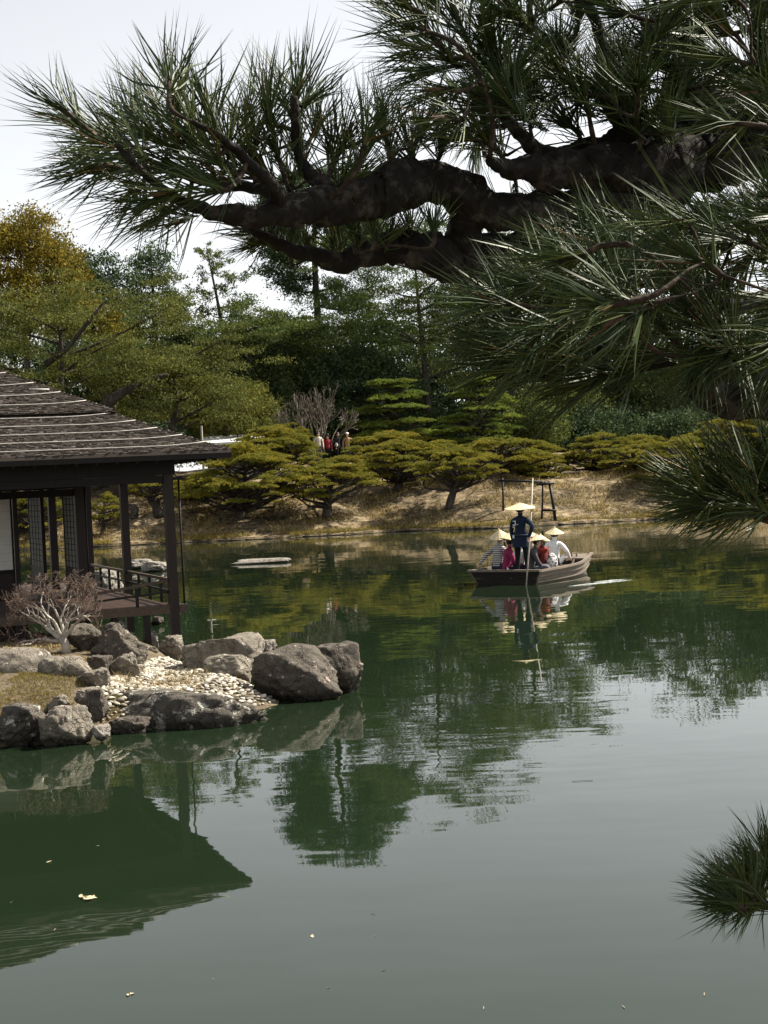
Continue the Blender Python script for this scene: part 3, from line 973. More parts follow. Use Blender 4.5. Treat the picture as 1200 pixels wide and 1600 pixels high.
g = rng(404)
bb = at(100, 1012, 20.3)
bush = thing('bare_bush', 'pale barked leafless bush with fine pinkish twigs in front of the pavilion', 'bush', bb)
T0 = [np.array([(0.03, 0, -0.15), (0.02, 0, 0.05), (-0.02, 0, 0.14)]), np.array([0.075, 0.06, 0.055])]
tr = mk('trunk', [tube(T0[0], T0[1], 10, rough=0.2, seed=2)], M['white_bark'], bush, True)
segs = branching((-0.02, 0, 0.10), [(-0.8, -0.1, 0.5), (-0.3, 0.2, 0.75), (-0.95, 0.1, 0.12), (0.6, 0.0, 0.6), (0.2, -0.25, 0.8), (-0.55, -0.35, 0.6), (0.0, 0.35, 0.8)], 0.033, 0.30, 6, g, 0.45, 0.80, 0.10, 0.0021, (2, 3), 5, 4, 0.17)
def squash(p):
    q = p.copy()
    q[:, 2] = np.where(q[:, 2] > 0.45, 0.45 + 0.68 * np.tanh((q[:, 2] - 0.45) / 0.62), np.maximum(q[:, 2], 0.02 + 0.1 * np.abs(q[:, 2])))
    q[:, 0] = np.where(q[:, 0] > 0.2, 0.2 + 0.40 * np.tanh((q[:, 0] - 0.2) / 0.5), np.where(q[:, 0] < -0.5, -0.5 + 0.6 * np.tanh((q[:, 0] + 0.5) / 0.7), q[:, 0]))
    return q
lim = [tube(squash(p), r, 6) for p, r, l in segs if l <= 2]
tw = [tube(squash(p), r, 3, cap=False) for p, r, l in segs if l > 2]
for l_ in lim:
    mk('limb', [l_], M['white_bark'], bush, True)
tag(mk('twigs', tw, M['pink_twig'], bush), kind='stuff')

g = rng(405)
bb = at(492, 690, 92)
bb[2] = ground_z(bb[0], 92)
bt = thing('bare_tree', 'leafless grey tree with fanned upright branches behind the garden pines', 'tree', bb)
segs = branching((0, 0, 0), [(-0.55, 0, 0.8), (-0.3, 0.2, 1), (-0.1, -0.2, 1), (0.15, 0.1, 1), (0.4, -0.1, 1), (0.65, 0.1, 0.8), (-0.75, 0, 0.55), (0.0, 0.3, 1), (-0.42, 0, 0.9), (0.28, 0, 1)], 0.06, 1.5, 5, g, 0.30, 0.68, 0.12, 0.009, (2, 3), 4, 4, 0.07)
mk('branches', [tube(p, r, 5) for p, r, l in segs if l < 2], M['grey_twig'], bt, True)
tag(mk('twigs', [tube(p, r, 3, cap=False) for p, r, l in segs if l >= 2], M['grey_twig'], bt), kind='stuff')
bb = at(447, 690, 88); bb[2] = ground_z(bb[0], 88)
bt = thing('bare_shrub', 'low leafless reddish shrub left of the grey bare tree', 'shrub', bb)
segs = branching((0, 0, 0), [(-0.7, 0, 0.8), (-0.3, 0.2, 1), (0.15, 0.1, 1), (0.5, -0.1, 1), (-0.1, 0, 1)], 0.035, 0.9, 4, g, 0.4, 0.7, 0.1, 0.010, (2, 3), 4, 4, 0.1)
tag(mk('twigs', [tube(p, r, 3, cap=False) for p, r, l in segs], M['pink_twig'], bt), kind='stuff')

# ------------------------------------------------------------------ garden pines with trained pads
def pad_mesh(seed, mat, ntuft=520):
    g = rng(seed)
    a = g.uniform(0, 2 * math.pi, ntuft)
    r = np.sqrt(g.uniform(0, 1, ntuft))
    lob = 1 + 0.30 * np.sin(a * g.integers(3, 6) + g.uniform(0, 6)) + 0.10 * np.sin(a * 9 + 1)
    x, y = r * np.cos(a) * lob, r * np.sin(a) * lob
    z = 0.30 * (1 - r ** 2) + 0.10 * fbm(np.stack([x * 3, y * 3, x * 0], 1), seed, 2) + g.uniform(-0.14, 0.0, ntuft)
    C = np.stack([x, y, z], 1)
    K = 5
    P = np.repeat(C, K, 0)
    n = len(P)
    d = unit(n, g)
    d[:, 2] = np.abs(d[:, 2]) * 1.0 + 0.45
    out = np.repeat(np.stack([x, y, x * 0], 1), K, 0)
    d += 0.5 * out
    d /= np.linalg.norm(d, axis=1)[:, None]
    s = np.cross(d, unit(n, g))
    s /= np.linalg.norm(s, axis=1)[:, None]
    L = g.uniform(0.07, 0.17, n)[:, None]
    V = np.stack([P + s * 0.016, P - s * 0.016, P + d * L + s * 0.012, P + d * L - s * 0.012], 1).reshape(-1, 3)
    F = np.arange(4 * n).reshape(-1, 4)[:, [0, 1, 3, 2]]
    return make_mesh('foliage_pad', [(V, F, 0)], mat)
PADS = {k: [pad_mesh(900 + 10 * q + i, M[k]) for i in range(7)] for q, k in enumerate(('olive', 'green_pine'))}

def niwaki(label, px, by, x0, x1, yt, yb, Y, mat='olive', npad=20, seed=0, lean=0.0, depth=0.9, padr=0.34, group=None, tr=0.19, layers=4, pointed=0.55):
    g = rng(seed)
    npad, padr = int(npad * 2.5), padr * 0.82
    yb -= 14
    b = at(px, by, Y)
    b[2] = ground_z(b[0], Y) - 0.05
    ct = at((x0 + x1) / 2, yt, Y)
    cb = at((x0 + x1) / 2, yb, Y)
    W = (x1 - x0) / 2 * Y / FPX
    zt, zb = ct[2] - b[2], max(0.25, cb[2] - b[2])
    cx = ct[0] - b[0]
    root = thing('garden_pine', label, 'pine tree', b, 0, group)
    H = zt - zb
    tp = smooth_path([(0, 0, 0, tr * 1.25), (cx * 0.25 + lean * 0.3, 0.1, zb * 0.5 + 0.1, tr), (cx * 0.5 + lean, -0.1, zb + H * 0.15, tr * 0.75), (cx * 0.8 - lean * 0.3, 0.1, zb + H * 0.5, tr * 0.5), (cx, 0, zb + H * 0.88, tr * 0.22)], 16)
    mk('trunk', [tube(tp[:, :3], tp[:, 3], 9, rough=0.2, seed=seed)], M['bark'], root, True)
    brs = []
    for k in range(npad):
        a = g.uniform(0, 2 * math.pi)
        if mat == 'olive':
            low = k % 4 == 0                                # a few pads below the umbrella
            lv = g.uniform(0.0, 0.5) if low else 1.0
            rn = g.uniform(0.35, 0.95) if low else math.sqrt(g.uniform(0.0, 1.0))
            rr = W * 0.92 * rn
            pr = W * padr * g.uniform(0.6, 1.3)
            z = zb + H * (lv * 0.8 if low else 0.92 - 0.72 * rn ** 2.2) + g.normal(0, 0.05) * H - 0.2 * pr
        else:
            lv = (k % layers) / (layers - 1)
            rr = W * (1 - pointed * lv ** 1.3) * (g.uniform(0.35, 0.9) if lv < 0.99 else g.uniform(0.05, 0.7))
            pr = W * padr * g.uniform(0.7, 1.4) * (1 - 0.2 * lv)
            z = zb + H * (lv * 0.86) + g.uniform(-0.06, 0.06) * H - 0.22 * pr
        p = np.array([cx * (0.4 + 0.6 * lv) + rr * math.cos(a), depth * rr * math.sin(a), z])
        s = pr
        zs = g.uniform(0.6, 0.9)
        link('foliage_pad', PADS[mat][int(g.integers(0, 7))], root, Matrix.Translation(p) @ Matrix.Rotation(g.uniform(0, 6.28), 4, 'Z') @ Matrix.Diagonal((s, s * g.uniform(0.75, 1.0), max(s * zs, 0.36), 1)))
        # branch from the trunk
        i = int(np.argmin(np.abs(tp[:, 2] - max(z - 0.45 * rr, zb * 0.55))))
        q0 = tp[i, :3]
        mid = (q0 + p) / 2 + np.array([g.normal(0, 0.14) * W, g.normal(0, 0.12) * W, -0.05 + g.normal(0, 0.06)])
        r0 = min(tp[i, 3] * 0.6, 0.075)
        sp = smooth_path([(*q0, r0), (*mid, r0 * 0.65), (*(p + [0, 0, 0.0]), r0 * 0.3)], 8)
        sp[1:-1, :3] += g.normal(0, 0.03, (6, 3)) * min(1.0, W)
        brs.append(tube(sp[:, :3], sp[:, 3], 5))
        for _ in range(3):
            e = p + np.array([g.normal(0, 0.5) * pr, g.normal(0, 0.4) * pr, 0.12 * pr])
            brs.append(tube([sp[5, :3], (sp[5, :3] + e) / 2 + g.normal(0, 0.05, 3), e], [r0 * 0.35, r0 * 0.25, r0 * 0.12], 4, cap=False))
    mk('branches', brs, M['bark'], root, True)
    return root
GP = 'garden pines on the far bank'
niwaki('low spreading olive pine on the bank just right of the pavilion corner', 375, 802, 285, 482, 694, 798, 74.2, npad=34, seed=1, group=GP, padr=0.27, layers=5)
niwaki('low olive pine below the visitors, behind the sparse pine', 535, 765, 476, 590, 712, 752, 82, npad=12, seed=31, group=GP, padr=0.3)
for a_ in [('low olive pine on the rise behind the umbrella shaped pine', 570, 760, 515, 625, 694, 738, 84, 41), ('low olive pine on the rise between the umbrella shaped and the broad pine', 680, 760, 630, 745, 688, 732, 84.5, 42), ('low olive pine on the rise behind the small pine over the frame', 830, 760, 775, 890, 690, 732, 85, 43), ('low olive pine on the rise behind the flat topped pine', 1010, 755, 945, 1070, 678, 728, 85, 44)]:
    niwaki(*a_[:8], npad=14, seed=a_[8], group=GP, padr=0.32, layers=3)
niwaki('sparse olive pine with bare twisted branches and a short thick trunk on the open bank', 510, 806, 440, 598, 722, 788, 73.8, npad=16, seed=2, group=GP, tr=0.22, padr=0.27)
niwaki('domed olive pine below the bare grey tree, behind the sparse pine', 430, 770, 335, 500, 666, 742, 81, npad=26, seed=3, group=GP, padr=0.28)
niwaki('umbrella shaped olive pine with a dark forked trunk right of the sparse pine', 622, 776, 556, 708, 684, 752, 78.3, npad=24, seed=4, group=GP, padr=0.28)
niwaki('leaning pine with an S shaped trunk beside the boatman', 700, 798, 640, 790, 700, 764, 74.0, npad=20, seed=5, lean=0.5, group=GP, padr=0.27, tr=0.17)
niwaki('broad olive pine behind the leaning pine, above the wooden frame', 765, 774, 690, 884, 680, 744, 79.5, npad=26, seed=6, group=GP, padr=0.26)
niwaki('small olive pine over the right end of the wooden frame', 852, 770, 800, 892, 712, 756, 80.5, npad=14, seed=7, group=GP, padr=0.34)
niwaki('flat topped olive pine at the middle of the right bank', 932, 755, 874, 1004, 672, 742, 83, npad=24, seed=8, group=GP, padr=0.28)
niwaki('olive pine with a dark trunk in front of the flat topped pine', 992, 768, 936, 1046, 694, 754, 80, npad=18, seed=9, lean=0.3, group=GP, padr=0.3)
niwaki('olive pine leaning over the water behind the lit needle spray', 1038, 786, 984, 1116, 682, 762, 76.5, npad=20, seed=10, group=GP, padr=0.3)
niwaki('tall olive pine rising to the right edge of the far bank', 1150, 770, 1050, 1260, 640, 735, 80, npad=32, seed=11, group=GP, padr=0.26, layers=5)
niwaki('thin open pine on the bank seen between the veranda posts', 160, 846, 128, 196, 768, 830, 72.6, npad=12, seed=12, group=GP, padr=0.26, tr=0.09)
niwaki('old pine with a thick crooked trunk seen left of the corner post', 250, 806, 196, 300, 738, 790, 75, npad=14, seed=13, lean=-0.5, group=GP, padr=0.28, tr=0.26)
niwaki('low yellow green pine seen through the open room of the pavilion', 48, 850, -30, 112, 752, 862, 73, npad=24, seed=14, group=GP, padr=0.28, layers=5)
niwaki('small olive pine half hidden behind the corner post rod', 318, 794, 272, 356, 742, 788, 77.5, npad=14, seed=15, group=GP, padr=0.33)
niwaki('olive pine on the higher ground left of the visitors', 440, 738, 395, 484, 658, 705, 89, npad=14, seed=19, group=GP, padr=0.3)
niwaki('low hedge like pine beside the visitors on the far path', 600, 712, 546, 668, 674, 704, 88, npad=16, seed=18, group=GP, padr=0.34, layers=3)
GP2 = 'tall layered pines behind the bank'
niwaki('tall layered bright green pine in the middle, behind the visitors', 608, 712, 532, 694, 584, 690, 94.5, 'green_pine', npad=26, seed=16, group=GP2, padr=0.30, layers=5, depth=0.7)
niwaki('tall layered pale green pine right of the bright green one', 745, 712, 672, 826, 580, 700, 89, 'green_pine', npad=30, seed=17, group=GP2, padr=0.29, layers=6, depth=0.7)
niwaki('layered dark olive pine on the far right beneath the hanging limb', 1190, 700, 1090, 1290, 632, 700, 88, 'olive', npad=24, seed=20, group=GP2, padr=0.28, layers=4)

# ------------------------------------------------------------------ forest trees
def crown(c, r, ncl, per, cr, size, g, flat=0.7, shell=0.5, upb=0.3, low=-0.6, aspect=0.45, lump=0.35, sd=0):
    d = unit(ncl * 2, g)
    d = d[d[:, 2] > low][:ncl]
    n = len(d)
    rad = (shell + (1 - shell) * g.uniform(0, 1, n) ** 0.6) * (1 + lump * vnoise(d * 2.3 + 5, sd))
    C = c + d * rad[:, None] * np.array(r)
    s = cr * g.uniform(0.6, 1.35, n)
    P = np.repeat(C, per, 0) + g.normal(0, 0.5, (n * per, 3)) * np.repeat(s, per)[:, None] * np.array([1, 1, flat])
    return leaf_tris(P, size, g, upb, aspect), C

def forest_tree(name, label, px, top, bot, w, Y, mat, seed, ncl=260, per=70, cr=0.75, size=0.17, flat=0.7, shell=0.45, upb=0.3, low=-0.7, lump=0.35, depth=0.8, cat='tree', group=None, tr=0.22, aspect=0.45):
    g = rng(seed)
    per, size = int(per * 1.45), size * 0.8
    ctop, cbot = at(px, top, Y), at(px, bot, Y)
    rz = (ctop[2] - cbot[2]) / 2
    rx = w / 2 * Y / FPX
    c = np.array([ctop[0], Y, cbot[2] + rz])
    b = np.array([c[0] + g.normal(0, 0.3), Y, ground_z(c[0], Y) - 0.1])
    root = thing(name, label, cat, b, 0, group)
    leaves, C = crown(c, (rx, rx * depth, rz), ncl, per, cr, size, g, flat, shell, upb, low, aspect, lump, seed)
    mk('crown', [(leaves[0] - b, leaves[1], 0)], M[mat], root)
    topz = c[2] + rz * 0.6 - b[2]
    tp = smooth_path([(0, 0, 0, tr * 1.3), ((c[0] - b[0]) * 0.3 + g.normal(0, 0.25), 0, topz * 0.35, tr), ((c[0] - b[0]) + g.normal(0, 0.3), 0, topz * 0.7, tr * 0.6), (c[0] - b[0], 0, topz, tr * 0.2)], 14)
    mk('trunk', [tube(tp[:, :3], tp[:, 3], 8, rough=0.15, seed=seed)], M['bark'], root, True)
    br = []
    for k in g.choice(len(C), min(16, len(C)), replace=False):
        e = C[k] - b
        i = int(np.clip(np.argmin(np.abs(tp[:, 2] - (e[2] - 0.35 * np.linalg.norm(e[:2])))), 3, 12))
        q = tp[i, :3]
        sp = smooth_path([(*q, tr * 0.4), (*((q + e) / 2 + g.normal(0, 0.25, 3)), tr * 0.25), (*e, tr * 0.08)], 7)
        br.append(tube(sp[:, :3], sp[:, 3], 5, cap=False))
    mk('branches', br, M['bark'], root, True)
    return root

def open_pine(label, px, base_y, top, Y, branches, mat, seed, lean=0.0, tr=0.2, per=150, size=0.17, clump=0.75, group=None, bow=0.3):
    """tall pine with bare trunk; branches = (height fraction, dx m, dz m, clump scale)"""
    g = rng(seed)
    tpx = at(px, top, Y)
    b = np.array([tpx[0] - lean, Y, ground_z(tpx[0], Y) - 0.1])
    root = thing('tall_pine', label, 'pine tree', b, 0, group)
    H = tpx[2] - b[2]
    tp = smooth_path([(0, 0, 0, tr * 1.2), (lean * 0.25 - bow * 0.3, 0, H * 0.3, tr), (lean * 0.6 + bow * 0.4, 0, H * 0.65, tr * 0.7), (lean, 0, H, tr * 0.15)], 24)
    mk('trunk', [tube(tp[:, :3], tp[:, 3], 9, rough=0.15, seed=seed)], M['bark'], root, True)
    br, P = [], []
    for f, dx, dz, cs in branches:
        i = int(np.clip(f * 23, 1, 23))
        q = tp[i, :3]
        dy = g.normal(0, 0.35) * (abs(dx) + 0.4)
        e = q + np.array([dx, dy, dz])
        mid = (q + e) / 2 + np.array([0, 0, -0.12 * abs(dx) + g.normal(0, 0.1)])
        sp = smooth_path([(*q, tp[i, 3] * 0.45), (*mid, tp[i, 3] * 0.3), (*e, 0.02)], 9)
        br.append(tube(sp[:, :3], sp[:, 3], 5, cap=False))
        L = np.linalg.norm(e - q)
        for k in range(max(5, int(11 * L))):
            t = g.uniform(0.42, 1.05)
            cc = q + (e - q) * t + np.array([0, 0, -0.12 * abs(dx) * 4 * t * (1 - t)]) + g.normal(0, 0.34, 3) * np.array([1.3, 1.3, 1.0])
            br.append(tube([sp[min(8, int(t * 8)), :3], cc], [0.02, 0.01], 3, cap=False))
            P.append(cc + g.normal(0, 0.24, (max(20, per // 3), 3)) * clump * cs * np.array([1, 1, 0.55]))
    P = np.concatenate(P)
    mk('crown', [leaf_tris(P, size, g, 0.5, 0.26)], M[mat], root)
    mk('branches', br, M['bark'], root, True)
    return root

FT = 'forest trees behind the far bank'
forest_tree('broad_tree', 'tall tree with yellow brown spring leaves at the far left skyline', 30, 334, 560, 200, 90, 'yellow', 201, 330, 100, 0.7, 0.15, 0.8, 0.55, cat='tree', lump=0.25)
forest_tree('slender_tree', 'dark wispy tree rising just right of the yellow brown crown', 138, 362, 580, 118, 93, 'teal', 202, 150, 60, 0.65, 0.16, 0.6, 0.3, lump=0.5)
forest_tree('broad_pine', 'large mid green pine with dark limbs above the pavilion roof', 85, 425, 668, 350, 78, 'forest_light', 203, 210, 170, 0.95, 0.13, 0.26, 0.5, upb=0.5, aspect=0.28, low=-0.6, lump=0.7)
m_ = [at(x, y, 76.0) for x, y in ((150, 648), (178, 622), (208, 603), (238, 590), (262, 585))]
b_ = bpy.data.objects['broad_pine'].location
mk('limb', [tube(np.array(m_) - np.array(b_), [0.30, 0.24, 0.18, 0.13, 0.06], 8, rough=0.15)], M['bark'], bpy.data.objects['broad_pine'], True)
m_ = [at(x, y, 76.0) for x, y in ((70, 570), (105, 545), (140, 500), (165, 470))]
mk('limb', [tube(np.array(m_) - np.array(b_), [0.16, 0.13, 0.10, 0.05], 8, rough=0.15)], M['bark'], bpy.data.objects['broad_pine'], True)
forest_tree('yellow_tree', 'small patch of yellow brown tree showing through the green pines', 168, 480, 600, 66, 84, 'yellow', 204, 60, 80, 0.5, 0.14, 0.8, 0.5)
forest_tree('broad_pine', 'light green layered pine behind the lower end of the pavilion roof', 268, 545, 680, 250, 80, 'forest_light', 205, 170, 150, 0.85, 0.13, 0.24, 0.5, upb=0.5, aspect=0.28, lump=0.7)
forest_tree('broad_pine', 'wide flat layered pine spreading below the leaning open pine', 385, 484, 566, 240, 97, 'forest', 231, 130, 150, 0.9, 0.15, 0.22, 0.4, upb=0.5, aspect=0.28, lump=0.6)
forest_tree('broad_pine', 'soft yellowish green conifer left of the grey bare tree', 350, 592, 700, 128, 89, 'forest_light', 206, 200, 90, 0.55, 0.14, 0.8, 0.5, upb=0.6, aspect=0.28)
g = rng(88)
open_pine('dark pine with ragged top left of the skyline gap', 236, 590, 402, 97, [(0.62 + 0.04 * k, s * (2.9 - 0.26 * k) * g.uniform(0.75, 1.1), 0.3 + 0.08 * k, 1.25) for k in range(10) for s in (-1, 1)], 'teal', 211, 0.4, 0.22, 140, 0.16, 0.95)
open_pine('open pine with a leaning trunk and pale gaps in the middle of the skyline', 322, 560, 384, 101, [(0.60, 2.2, -0.2, 1.2), (0.60, -1.2, 0.3, 1.0), (0.68, 1.9, 0.1, 1.1), (0.70, -0.9, 0.5, 0.9), (0.76, 2.1, 0.4, 1.2), (0.8, -1.0, 0.4, 0.9), (0.85, 1.5, 0.6, 1.0), (0.9, -0.5, 0.5, 0.8), (0.93, 0.9, 0.5, 0.8), (0.99, 0.15, 0.2, 0.7), (0.97, -0.4, 0.4, 0.6), (0.72, 1.1, 0.5, 1.0)], 'forest', 212, -1.6, 0.18, 120, 0.15, 0.85)
open_pine('tallest blue green pine with a straight dark trunk above the hanging limb', 490, 520, 262, 106, [(0.50, -2.6, -0.4, 1.2), (0.50, 2.8, 0.2, 1.2), (0.56, -3.2, 0.2, 1.3), (0.57, 3.4, 0.9, 1.3), (0.62, -2.0, 0.4, 1.2), (0.63, 1.9, 0.4, 1.1), (0.68, -3.2, 0.6, 1.3), (0.70, 2.6, 0.8, 1.2), (0.74, -2.4, 0.5, 1.2), (0.76, 2.0, 0.5, 1.1), (0.8, -2.6, 0.6, 1.2), (0.83, 2.0, 0.5, 1.1), (0.87, -1.5, 0.5, 1.0), (0.90, 1.5, 0.5, 1.0), (0.94, -0.9, 0.5, 0.9), (0.98, 0.5, 0.4, 0.8), (0.66, -1.0, 0.3, 1.0), (0.60, 1.0, 0.3, 0.9)] + [(f, s * (4.3 * (1 - ((f - 0.76) / 0.26) ** 2) + 0.4) * g.uniform(0.5, 1.05), 0.3 + g.normal(0, 0.3), g.uniform(0.8, 1.3)) for f in np.linspace(0.76, 0.99, 15) for s in (-1, 1)], 'teal', 213, 0.3, 0.30, 150, 0.17, 1.0, bow=-0.3)
forest_tree('broad_pine', 'big yellowish green pine mass right of the tallest pine', 645, 348, 600, 286, 101, 'forest', 214, 260, 150, 1.1, 0.16, 0.26, 0.5, upb=0.5, aspect=0.28, lump=0.6)
forest_tree('broad_pine', 'green pine behind the hanging needle mass, right of centre', 795, 414, 650, 250, 103, 'forest', 215, 220, 150, 1.1, 0.16, 0.26, 0.5, upb=0.5, aspect=0.28, lump=0.6)
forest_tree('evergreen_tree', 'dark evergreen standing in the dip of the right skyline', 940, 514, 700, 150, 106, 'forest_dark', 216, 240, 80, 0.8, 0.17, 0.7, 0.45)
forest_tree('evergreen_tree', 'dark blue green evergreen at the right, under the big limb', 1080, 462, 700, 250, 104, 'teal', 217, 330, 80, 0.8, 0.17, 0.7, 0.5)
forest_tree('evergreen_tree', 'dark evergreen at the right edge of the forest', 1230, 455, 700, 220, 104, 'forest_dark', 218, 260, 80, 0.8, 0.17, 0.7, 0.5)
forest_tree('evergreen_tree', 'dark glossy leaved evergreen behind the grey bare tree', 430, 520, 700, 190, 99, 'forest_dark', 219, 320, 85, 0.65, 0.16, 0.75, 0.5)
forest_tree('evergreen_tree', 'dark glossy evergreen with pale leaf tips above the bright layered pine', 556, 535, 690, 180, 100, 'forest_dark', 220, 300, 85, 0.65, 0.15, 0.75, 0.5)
forest_tree('leafy_shrub', 'grey green small leaved shrub at the right foot of the pale green pine', 832, 622, 712, 92, 91, 'forest', 221, 130, 80, 0.45, 0.12, 0.8, 0.5, tr=0.08, cat='shrub')
forest_tree('evergreen_tree', 'olive green rounded tree right of the pale green pine, in front of the dark forest', 868, 600, 712, 130, 97, 'forest_light', 222, 180, 70, 0.7, 0.16, 0.6, 0.5)
for k, (px, top, w, lab) in enumerate([
    (-60, 470, 260, 'dark back row tree beyond the left edge of the yellow tree'), (130, 500, 240, 'dark back row tree under the wispy dark tree'), (255, 512, 200, 'dark back row tree under the ragged pine'),
    (345, 520, 170, 'dark back row tree closing the gap below the leaning open pine'), (440, 508, 190, 'dark back row tree at the foot of the tallest pine'), (560, 500, 230, 'dark back row tree left of the big pine mass'),
    (700, 500, 240, 'dark back row tree behind the big pine mass'), (850, 545, 230, 'dark back row tree behind the pine right of centre'), (985, 585, 200, 'dark back row tree in the skyline dip'), (1100, 560, 240, 'dark back row tree behind the blue green evergreen'), (1260, 540, 240, 'dark back row tree behind the right edge evergreen')]):
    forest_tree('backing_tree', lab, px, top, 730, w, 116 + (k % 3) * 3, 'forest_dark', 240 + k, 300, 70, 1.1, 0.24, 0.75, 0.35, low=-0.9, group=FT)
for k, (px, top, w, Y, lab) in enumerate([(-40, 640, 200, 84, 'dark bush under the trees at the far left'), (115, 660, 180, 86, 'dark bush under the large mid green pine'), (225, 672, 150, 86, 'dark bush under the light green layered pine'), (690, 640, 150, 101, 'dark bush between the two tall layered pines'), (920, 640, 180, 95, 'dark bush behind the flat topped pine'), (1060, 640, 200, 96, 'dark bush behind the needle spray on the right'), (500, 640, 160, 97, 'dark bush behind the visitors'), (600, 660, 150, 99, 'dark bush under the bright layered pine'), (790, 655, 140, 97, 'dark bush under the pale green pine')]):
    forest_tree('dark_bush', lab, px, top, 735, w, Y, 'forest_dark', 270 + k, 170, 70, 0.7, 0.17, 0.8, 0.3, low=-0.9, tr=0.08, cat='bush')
# ------------------------------------------------------------------ small building, timber frame
wb = at(395, 700, 86); wb[2] = ground_z(wb[0], 86)
hall = thing('garden_building', 'low building with a pale flat roof behind the garden pines, right of the pavilion eave', 'building', wb)
mk('wall', [box(-2.6, 1.4, 0.15, 3.0, 0, 2.0)], plain('grey_wall', (0.35, 0.33, 0.30)), hall)
mk('roof', [(np.array([(-3.0, -0.5, 2.01), (1.6, -0.5, 2.01), (1.6, 3.3, 2.5), (-3.0, 3.3, 2.5), (-3.0, -0.5, 2.14), (1.6, -0.5, 2.14), (1.6, 3.3, 2.63), (-3.0, 3.3, 2.63)], float), _BF, 0)], plain('white_roof', (0.75, 0.75, 0.73)), hall)
for x in (-1.7, -0.6, 0.6):
    f = mk('window', [box(x - 0.4, x + 0.4, 0.10, 0.145, 0.5, 1.3)], M['wood'], hall)
    mk('pane', [box(x - 0.34, x + 0.34, 0.085, 0.098, 0.56, 1.24)], plain('window_pane', (0.05, 0.06, 0.06), 0.1, 0.5), f)
mk('corner_pole', [tube([(-2.75, -0.58, 0), (-2.75, -0.58, 3.1)], 0.06, 8)], M['bamboo'], hall)

fb = at(848, 812, 71.9); fb[2] = 0
frame = thing('pine_support_frame', 'dark wooden support frame standing at the water edge behind the boat', 'frame', fb)
def fl(px, py, Y=71.9):
    return at(px, py, Y) - fb
def fpole(name, a, b, r=0.045):
    mk(name, [tube([a, (np.array(a) + np.array(b)) / 2 + np.array([0.02, 0, 0.01]), b], [r * 1.05, r, r * 0.95], 8, rough=0.1)], M['wood'], frame, True)
fpole('pole', fl(786, 808, 72.4), fl(785, 747, 72.4))
fpole('pole', fl(846, 820), fl(848, 752))
fpole('pole', fl(869, 822, 71.6), fl(858, 752, 71.9), 0.075)
fpole('crossbar', fl(778, 751, 72.35), fl(852, 753, 72.0), 0.05)
fpole('crossbar', fl(838, 757, 71.8), fl(866, 755, 71.8), 0.06)
fpole('crossbar', fl(846, 797, 71.78), fl(869, 798, 71.5), 0.055)

# ------------------------------------------------------------------ boat
BO, BA = np.array([2.83, 36.35, 0.0]), math.atan2(-0.563, 0.826)
boat = thing('punt_boat', 'flat wooden sightseeing boat carrying hatted passengers across the pond', 'boat', BO, BA)
def b2w(x, y, z):
    c, s = math.cos(BA), math.sin(BA)
    return np.array([BO[0] + x * c - y * s, BO[1] + x * s + y * c, z])
M['hull'] = plain('pale_boat_planks', (0.155, 0.123, 0.095), 0.6, 0.3, 0.3, 7, stretch=(1, 0.2, 1), bump=0.25)
M['hull_shaded'] = plain('shaded_boat_planks', (0.022, 0.017, 0.014), 0.6, 0.3, 0.35, 9, stretch=(0.3, 1, 1), bump=0.25)  # same wood as the hull, with the stern's shade put into the colour
LB = 3.85
def hb(t):    # half width at gunwale
    return 0.80 + 0.12 * (1 - t) ** 3 + 0.10 * math.sin(math.pi * min(t * 1.3, 1)) - 0.62 * max(0, (t - 0.45) / 0.55) ** 1.7
def zg(t):
    return 0.30 + 0.03 * t + 0.11 * t ** 3
def zbm(t):
    return -0.12 + 0.16 * max(0, (t - 0.7) / 0.3) ** 2
def hp(t, f, side, off=0.0):
    w = hb(t) * (0.80 + 0.20 * f) + off
    z = zbm(t) + (zg(t) - zbm(t)) * f
    y = t * LB + (0.22 * f if t > 0.98 else 0.22 * f * t ** 6) - 0.10 * f * (1 - t) ** 6
    return (side * w, y, z)
TS = np.linspace(0, 1, 18)
for side in (-1, 1):
    for s, (f0, f1) in enumerate(((0, 0.40), (0.40, 0.72), (0.72, 1.0))):
        V, F = [], []
        for t in TS:
            V += [hp(t, f0 - (0.05 if s else 0), side, 0.012 + s * 0.016 + 0.006), hp(t, f1, side, 0.012 + s * 0.016), hp(t, f1, side, -0.02 + s * 0.016), hp(t, f0, side, -0.02 + s * 0.016)]
        for k in range(len(TS) - 1):
            for c in range(4):
                a, b = k * 4 + c, k * 4 + (c + 1) % 4
                F.append((a, b, b + 4, a + 4))
        n = len(V)
        mk('hull_plank', [(np.array(V), [np.array(F), np.array([(3, 2, 1, 0), (n - 4, n - 3, n - 2, n - 1)])], 0)], M['hull'], boat)
    for f in (0.40, 0.72):
        P = [np.array(hp(t, f, side, 0.040)) for t in TS]
        mk('rubbing_strip', [bar(P[k], P[k + 1], 0.035, 0.022) for k in range(len(P) - 1)], M['hull'], boat)
    P = [np.array(hp(t, 1.0, side, 0.035)) + [0, 0, 0.012] for t in TS]
    mk('gunwale', [bar(P[k], P[k + 1], 0.075, 0.05) for k in range(len(P) - 1)], M['hull'], boat)
V, F = [], []
for t in TS:
    V += [hp(t, 0.08, -1), hp(t, 0.08, 1)]
for k in range(len(TS) - 1):
    F.append((k * 2, k * 2 + 1, k * 2 + 3, k * 2 + 2))
mk('bottom', [(np.array(V), np.array(F), 0), (np.array(V) + [0, 0, -0.03], np.array(F)[:, ::-1], 0)], M['hull_shaded'], boat)
